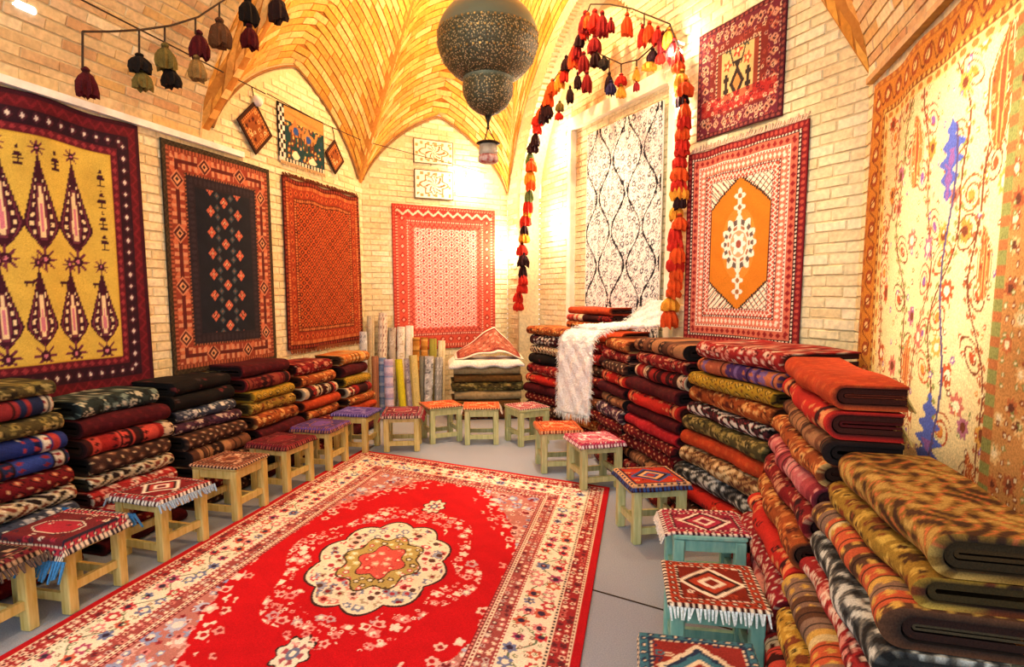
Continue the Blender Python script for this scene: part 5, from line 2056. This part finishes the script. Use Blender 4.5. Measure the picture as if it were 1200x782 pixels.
# ================================================================== LANTERN
def lantern():
    m, nt, b = new_mat('pierced_bronze')
    L = nt.links.new
    tc = N(nt, 'ShaderNodeTexCoord')
    vo = N(nt, 'ShaderNodeTexVoronoi', i_Scale=62.0)
    L(tc.outputs['Object'], vo.inputs['Vector'])
    r = N(nt, 'ShaderNodeValToRGB')
    r.color_ramp.elements[0].position = 0.28
    r.color_ramp.elements[0].color = rgba(C('#b09a6c'))
    r.color_ramp.elements[1].position = 0.40
    r.color_ramp.elements[1].color = rgba(C('#46452f'))
    L(vo.outputs['Distance'], r.inputs[0])
    sx = N(nt, 'ShaderNodeSeparateXYZ')
    L(tc.outputs['Object'], sx.inputs[0])
    mr = N(nt, 'ShaderNodeMapRange', i_From_Min=0.03, i_From_Max=0.06, i_To_Min=1.0, i_To_Max=0.0)
    L(sx.outputs['Z'], mr.inputs[0])
    mx = N(nt, 'ShaderNodeMix', data_type='RGBA')
    mx.inputs[6].default_value = rgba(C('#667060'))
    L(mr.outputs[0], mx.inputs[0])
    L(r.outputs[0], mx.inputs[7])
    L(mx.outputs[2], b.inputs['Base Color'])
    b.inputs['Metallic'].default_value = 0.25
    b.inputs['Roughness'].default_value = 0.5
    bp = N(nt, 'ShaderNodeBump', i_Strength=0.6, i_Distance=0.01)
    mh = N(nt, 'ShaderNodeMath', operation='MULTIPLY')
    L(vo.outputs['Distance'], mh.inputs[0])
    L(mr.outputs[0], mh.inputs[1])
    L(mh.outputs[0], bp.inputs['Height'])
    L(bp.outputs[0], b.inputs['Normal'])
    P = np.array([-1.47, 4.75])
    c = np.array([P[0], P[1], 2.0])
    # scale: metres per pixel at that depth
    dp = (c - CAMP) @ FWD
    s = dp / F_PX

    def zat(y):
        d = ray(570, y)
        k = ((P - CAMP[:2]) @ d[:2]) / (d[:2] @ d[:2])
        return CAMZ + d[2] * k
    z0 = zat(48)
    root = empty('pierced_lantern', (P[0], P[1], zat(195)))
    tag(root, 'large dark pierced metal lantern hanging from the vault', 'lantern')
    zb = zat(195)
    R1 = 57 * s
    prof = []
    for k in range(25):
        a = math.pi * (0.985 - 0.97 * k / 24)
        rr = R1 * math.sin(a)
        zz = math.cos(a) * R1 * 0.86
        prof.append((max(rr, 0.004), zz))
    prof = [p for p in prof if p[1] > -R1 * 0.70]
    prof = [(28 * s, -R1 * 0.72)] + prof
    g = MB().lathe(prof, 48).build('globe', m, root, smooth=True, loc=(0, 0, z0 - zb))
    # perforated rows standing proud of the globe: little bosses
    V = MB()
    for row, (el, nb) in enumerate(((-0.46, 44), (-0.10, 50), (0.12, 50))):
        for q in range(nb):
            t = 2 * math.pi * (q + 0.5 * (row % 2)) / nb
            rr = R1 * math.cos(el) * 1.002
            V.box((rr * math.cos(t), rr * math.sin(t), R1 * 0.86 * math.sin(el)), (0.010, 0.014, 0.014), Matrix.Rotation(t, 3, 'Z'))
    bo = V.build('boss_row', M_BOSS, g)
    tag(bo, kind='stuff')
    zl = zat(103)
    pr2 = [(0.012, zat(137) - zl), (14 * s, zat(131) - zl), (22 * s, zat(124) - zl), (28 * s, zat(112) - zl), (29 * s, zat(103) - zl), (28 * s, zat(90) - zl), (27 * s, zat(80) - zl), (31 * s, zat(78) - zl), (31 * s, zat(75) - zl)]
    lb = MB().lathe(pr2, 40).build('lower_bulb', m, root, smooth=True, loc=(0, 0, zl - zb))
    MB().lathe([(32 * s, -0.012), (33.5 * s, 0.0), (32 * s, 0.014)], 40).build('rim', M_IRON, lb, smooth=True, loc=(0, 0, zat(79) - zl))
    zn = zat(137)
    MB().lathe([(0.006, zat(152) - zn), (0.014, zat(150) - zn), (0.008, zat(148) - zn), (0.012, zat(143) - zn), (0.03, zat(136) - zn)], 16).build('finial', M_IRON, root, smooth=True, loc=(0, 0, zn - zb))
    # little hanging lamp below
    zt, z2, z3 = zat(150), zat(168), zat(191)
    hl = MB()
    for k in range(3):
        t = 2 * math.pi * k / 3 + 0.4
        hl.tube([(0, 0, zt - zb), (10 * s * math.cos(t), 10 * s * math.sin(t), z2 - zb)], 0.004, 5)
    hl.build('lamp_chain', M_IRON, root)
    cp = MB().lathe([(11 * s, -0.01), (14 * s, 0.0), (11 * s, 0.012)], 20).build('lamp_collar', M_IRON, root, loc=(0, 0, z2 - zb))
    gl = MB().lathe([(8 * s, z3 - z2 + 0.05), (10.5 * s, z3 - z2 + 0.06), (11 * s, (z3 - z2) * 0.5), (10 * s, -0.01)], 20).build('lamp_glass', M_LAMPG, root, smooth=True, loc=(0, 0, z2 - zb))
    MB().lathe([(9 * s, z3 - z2), (11.5 * s, z3 - z2 + 0.012), (11.5 * s, z3 - z2 + 0.045), (10.5 * s, z3 - z2 + 0.06)], 20).build('lamp_base', M_LAMPR, root, smooth=True, loc=(0, 0, z2 - zb))
    MB().tube([(0, 0, z0 + R1 * 0.8 - zb), (0, 0, 5.55 - zb)], 0.012, 8).build('hanging_rod', M_IRON, root)
    MB().lathe([(0.09, 0.0), (0.08, 0.05), (0.03, 0.09), (0.02, 0.14)], 20).build('top_cap', M_IRON, root, smooth=True, loc=(0, 0, z0 + R1 * 0.83 - zb))


M_BOSS = mat_noise('brass_boss', '#8a6f42', '#b8985e', scale=30, rough=0.4, metallic=0.5)
M_LAMPG = mat_noise('smoked_glass', '#9c8c7a', '#c9bda8', scale=20, rough=0.3)
M_LAMPR = mat_noise('red_white_band', '#a82a22', '#e8d6c8', scale=26, rough=0.6, detail=1.0)
lantern()

# ================================================================== TASSEL GARLANDS
TM = {}


def tassel_mesh(hexc, h, rr):
    k = (hexc, round(h, 2), round(rr, 2))
    if k not in TM:
        rs = np.random.default_rng(len(TM))
        seg = 18
        prof = [(0.12, 0), (0.30, -0.04), (0.42, -0.10), (0.36, -0.17), (0.34, -0.20), (0.68, -0.32), (0.92, -0.52), (1.0, -0.76), (0.92, -0.99), (0.3, -0.90)]
        V, F = [], []
        for i, (r, z) in enumerate(prof):
            for q in range(seg):
                t = 2 * math.pi * q / seg
                jg = 1 + (0.20 if q % 2 else -0.16) * min(1, max(0, i - 4) / 3) + rs.normal(0, 0.06)
                V.append([rr * r * jg * math.cos(t), rr * r * jg * math.sin(t), h * z * (1 + (0.07 * rs.normal() if i > 6 else 0))])
        for i in range(len(prof) - 1):
            for q in range(seg):
                j = (q + 1) % seg
                F.append([i * seg + q, (i + 1) * seg + q, (i + 1) * seg + j, i * seg + j])
        F.append(list(range(seg)))
        F.append([(len(prof) - 1) * seg + q for q in range(seg)][::-1])
        base = C(hexc)
        col = np.array([base * (0.75 + 0.5 * rs.random()) for _ in V])
        for i in range(3 * seg, 5 * seg):
            col[i] = base * 0.35
        me = mesh('tassel', np.array(V), F, np.clip(col, 0, 1), smooth=False)
        me.materials.append(M_WOOL)
        TM[k] = me
    return TM[k]


M_WOOL = mat_textile('wool', bump=0.6, scale=160)


def garland(name, label, origin_px, plane, strands, tassels):
    """strands: pixel polylines; tassels: (x, y_top, y_bottom, width, colour)"""
    o0 = on_plane(*origin_px, *plane)
    root = empty(name, o0)
    tag(root, label, 'garland')
    for st in strands:
        MB().tube([on_plane(x, y, *plane) - o0 for x, y in st], 0.007, 5).build('cord', M_CORD, root)
    for i, (x, y0, y1, wd, hexc) in enumerate(tassels):
        p0, p1 = on_plane(x, y0, *plane), on_plane(x, y1, *plane)
        h = p0[2] - p1[2]
        rr = wd / 2 / F_PX * ((p0 - CAMP) @ FWD)
        t = obj('tassel', tassel_mesh(hexc, h, rr), parent=root, loc=p0 - o0)
        t.rotation_euler = (0, 0, i * 1.7)
        t['label'] = {'#4': 'dark red', '#1': 'black', '#6': 'olive', '#5': 'brown', '#8': 'tan', '#b': 'red', '#c': 'orange-red', '#d': 'orange', '#7': 'deep red', '#2': 'charcoal'}.get(hexc[:2], 'wool') + ' wool tassel'


PL = (NL[0], NL[1] + 0.62)
BK, DR, OL, BR, TN = '#1c1512', '#4a1216', '#6a5a2c', '#5a3a24', '#8a6a3c'
garland('tassel_garland', 'string of dark wool tassels sagging before the hall vault', (97, 37), PL,
        [[(97, 80), (97, 60), (97, 37)], [(97, 37), (130, 37), (165, 35), (200, 30), (232, 20), (256, 4), (272, -6)], [(163, 35), (163, 66)], [(193, 31), (193, 55)], [(229, 21), (229, 40)], [(257, 4), (257, 22)], [(290, -10), (290, 4)], [(325, -10), (325, 2)]],
        [(100, 78, 112, 21, DR), (163, 62, 84, 23, BK), (166, 80, 104, 20, OL), (193, 50, 80, 21, OL), (199, 76, 101, 19, BK), (233, 35, 66, 20, DR), (230, 64, 92, 18, TN),
         (257, 20, 55, 23, BR), (290, -4, 26, 20, BK), (292, 27, 55, 17, DR), (325, -8, 24, 20, '#2a1c1c')])

PA = (NCD[0], NCD[1] - 0.12)
RD, OR, MU, DK, BU = '#b8281c', '#cc4a1c', '#d08a2c', '#2a1418', '#7a1a1c'
rs = np.random.default_rng(21)
ta = []


def chain(pts, step, wd, cols, hh, offs=0.0):
    pts = np.array(pts, float)
    ln = np.concatenate([[0], np.cumsum(np.linalg.norm(np.diff(pts, axis=0), axis=1))])
    s = offs
    i = 0
    while s < ln[-1]:
        x, y = np.interp(s, ln, pts[:, 0]), np.interp(s, ln, pts[:, 1])
        ta.append((x + rs.uniform(-2.5, 2.5), y - 2, y - 2 + hh * rs.uniform(0.8, 1.2), wd * rs.uniform(0.8, 1.15), cols[int(rs.integers(len(cols)))]))
        s += step * rs.uniform(0.85, 1.15)
        i += 1


left_st = [(692, 5), (676, 45), (662, 75), (645, 100), (635, 125), (627, 150), (622, 185), (618, 225), (614, 270), (611, 320), (608, 362)]
right_st = [(785, 28), (797, 62), (802, 100), (800, 150), (797, 200), (794, 260), (790, 320), (786, 372)]
top_st = [(692, 5), (715, 5), (740, 10), (765, 20), (785, 28)]
swag = [(686, 42), (700, 62), (728, 75), (748, 70), (770, 50), (785, 30)]
chain(left_st[:5], 11, 11, [RD, OR, OR, DK, MU, BU], 21, 12)
chain(left_st[4:], 11, 11.5, [RD, OR, DK, RD, MU, '#5a6a3c'], 17)
chain(right_st, 12, 17, [RD, RD, OR, OR, DK, MU, BU], 22, 6)
for x, yt, yb, wd, c in ((686, 12, 40, 14, BU), (697, 10, 38, 15, RD), (706, 12, 42, 13, BU), (716, 20, 38, 9, BU), (735, 14, 42, 13, OR), (753, 28, 54, 10, RD), (761, 24, 50, 13, OR), (771, 30, 52, 11, RD), (777, 36, 62, 11, BU),
                         (765, 56, 72, 12, DK), (774, 60, 74, 10, RD), (761, 70, 82, 16, MU), (697, 40, 62, 15, BU), (708, 65, 80, 12, '#2c2420'), (698, 58, 78, 10, DK), (684, 60, 84, 12, BU), (672, 54, 80, 12, OR),
                         (728, 86, 100, 13, RD), (728, 98, 114, 10, MU), (714, 84, 108, 10, DK), (716, 94, 110, 11, '#2f2a50'), (746, 78, 94, 8, MU), (746, 94, 106, 7, BU), (688, 82, 108, 11, BU), (677, 84, 104, 8, DK), (668, 100, 120, 8, DK), (656, 118, 130, 9, '#6a5a2c'), (655, 130, 140, 9, RD), (643, 120, 138, 10, DK)):
    ta.append((x, yt, yb, wd, c))
garland('tassel_garland', 'red and orange wool tassel garland outlining the pointed niche', (692, 5), PA,
        [left_st, right_st, top_st, swag, [(728, 75), (728, 90)], [(714, 69), (714, 86)], [(746, 71), (746, 80)], [(735, 9), (735, 16)], [(755, 17), (755, 30)]], ta)

# thin cable crossing the hall, to the lunettes
p0, p1 = on_plane(96, 0, NL[0], NL[1] + 0.5), on_plane(311, 110, NL[0], NL[1] + 0.06)
p2, p3 = on_plane(425, 165, NB[0], NB[1] - 0.25), on_plane(570, 203, NB[0], NB[1] - 0.04)
mb = MB()
mb.tube([p0 + (p0 - p1) * 0.3, p0, p1], 0.006, 5)
tag(mb.build('cable', M_CORD), 'dark cable strung up to the lunette with diamond bags', 'cable')
mb = MB()
mb.tube([p1 + [0.02, 0, 0.0], (p1 + p2) / 2 + [0, 0, -0.02], p2, p3], 0.005, 5)
tag(mb.build('cable', M_CORD), 'thin cable strung across the back lunette', 'cable')


# ================================================================== LAMPS
def bulb(label, p, power, nin, rad=0.035, col=PALE):
    p = np.array(p, float)
    n3 = np.array([nin[0], nin[1], 0.0])
    root = empty('wall_bulb', p)
    tag(root, label, 'lamp', 'bare bulbs round the niche')
    prof = [(0.012, -0.03)] + [(rad * math.sin(math.pi * k / 9), -rad * math.cos(math.pi * k / 9) + 0.0) for k in range(1, 9)] + [(0.002, rad)]
    g = MB().lathe(prof, 16).build('bulb_glass', M_BULB, root, smooth=True)
    MB().tube([np.array([0, 0, rad]), np.array([0, 0, rad + 0.05]), np.array([0, 0, rad + 0.05]) - n3 * 0.06], 0.016, 8).build('socket', M_WHITE, root)
    light('POINT', 'bulb_light', p + n3 * 0.09, power, col, size=0.05)
    return root


def B_(x, y, off):
    return on_plane(x, y, NB[0], NB[1] - off)


def Cc_(x, y, off):
    return on_plane(x, y, NCD[0], NCD[1] - off)


bulb('lit bulb on the back wall beside the printed sheets', B_(549, 212, 0.09), 22, NBI)
bulb('lit bulb in the corner beside the pink-red rug', B_(594, 292, 0.14), 26, NBI)
bulb('upper of two lit bulbs inside the niche beside the frame', Cc_(655, 168, -0.2), 24, NIN)
bulb('lower of two lit bulbs inside the niche beside the frame', Cc_(648, 262, -0.2), 24, NIN)
bulb('upper of two lit bulbs on the tassel strand by the vase rug', Cc_(795, 62, 0.10), 24, NIN)
bulb('lower of two lit bulbs on the tassel strand by the vase rug', Cc_(796, 122, 0.10), 20, NIN)


def spot_lamp(label, p, tgt, power, ang, col=PALE, blend=0.7):
    """small can spotlight on a stem from the vault"""
    p, tgt = np.array(p, float), np.array(tgt, float)
    root = empty('spotlight', p)
    tag(root, label, 'lamp', 'can spotlights under the vault')
    d = Vector(tgt - p).normalized()
    can = MB().lathe([(0.03, -0.08), (0.05, -0.06), (0.055, 0.06), (0.05, 0.06), (0.045, -0.02), (0.005, -0.03)], 20).build('lamp_can', M_IRON, root, smooth=False)
    can.rotation_euler = d.to_track_quat('Z', 'Y').to_euler()
    MB().tube([(0, 0, 0.03), (0, 0, 0.6)], 0.012, 6).build('stem', M_IRON, root)
    light('SPOT', 'spot_light', p + np.array(d) * 0.09, power, col, target=tgt, size=0.04, angle=ang, blend=blend)


spot_lamp('can spotlight aimed at the cream tapestry', (-0.75, 1.9, 3.6), (1.15, 2.98, 1.95), 470, 36, (1.0, 0.93, 0.80), 0.9)
spot_lamp('can spotlight aimed at the pink-red rug', (-1.6, 6.0, 4.3), (*(P1 + DB * 1.1), 2.05), 260, 34, (1.0, 0.86, 0.70))
spot_lamp('can spotlight aimed at the gold hexagon rug', (-1.6, 3.6, 4.3), (*(P2 + DCD * 4.75), 2.1), 240, 42)
spot_lamp('can spotlight aimed at the white ogee rug', (-2.3, 5.6, 4.6), (*(P2 + DCD * 2.3), 2.3), 230, 50)
spot_lamp('can spotlight aimed at the stools in front of the niche', (-0.9, 4.95, 4.75), (-1.35, 5.75, 0.0), 260, 42, (1.0, 0.88, 0.7))
bp_ = barrel(0.0, 0.0)
for X_ in np.linspace(-3.95, -2.5, 200):
    d0 = ray(28, 9)
    k0 = (X_ - 0.0) / d0[0]
    q0 = CAMP + d0 * k0
    if q0[2] < barrel_z(X_):
        bp_ = q0
        break
lr = empty('tube_lamp', bp_)
tag(lr, 'small bluish lamp on the hall vault above the cypress rug', 'lamp')
MB().box((0.0, 0, 0), (0.05, 0.13, 0.04), bev=0.01).build('lamp_tube', mat_emit('cool_lamp', (0.75, 0.9, 1.0), 4.0), lr)
MB().box((-0.03, 0, 0.04), (0.06, 0.16, 0.04), bev=0.008).build('lamp_body', M_WHITE, lr)
# added warm fill bulbs above the view, on made-up pendants, to brighten the vaults
for k, (x, y, z, pw) in enumerate(((-1.75, 6.0, 5.35, 250), (-1.6, 1.4, 4.3, 110))):
    lab = ['bare warm bulb on a cord below the chamber vault', 'bare warm bulb on a cord below the hall vault'][k]
    pr = empty('pendant_bulb', (x, y, z))
    tag(pr, lab, 'lamp')
    MB().lathe([(0.012, 0.05), (0.03, 0.03), (0.042, 0.0), (0.03, -0.03), (0.004, -0.042)], 16).build('bulb_glass', M_BULB, pr, smooth=True, loc=(0, 0, 0.13))
    MB().lathe([(0.018, 0.17), (0.022, 0.2), (0.02, 0.25), (0.006, 0.26)], 12).build('socket', M_IRON, pr)
    MB().tube([(0, 0, 0.25), (0, 0, 0.85)], 0.006, 6).build('cord', M_CORD, pr)
    light('POINT', 'warm_bulb', (x, y, z), pw, ((1.0, 0.72, 0.38), (1.0, 0.78, 0.5))[k], size=0.08)
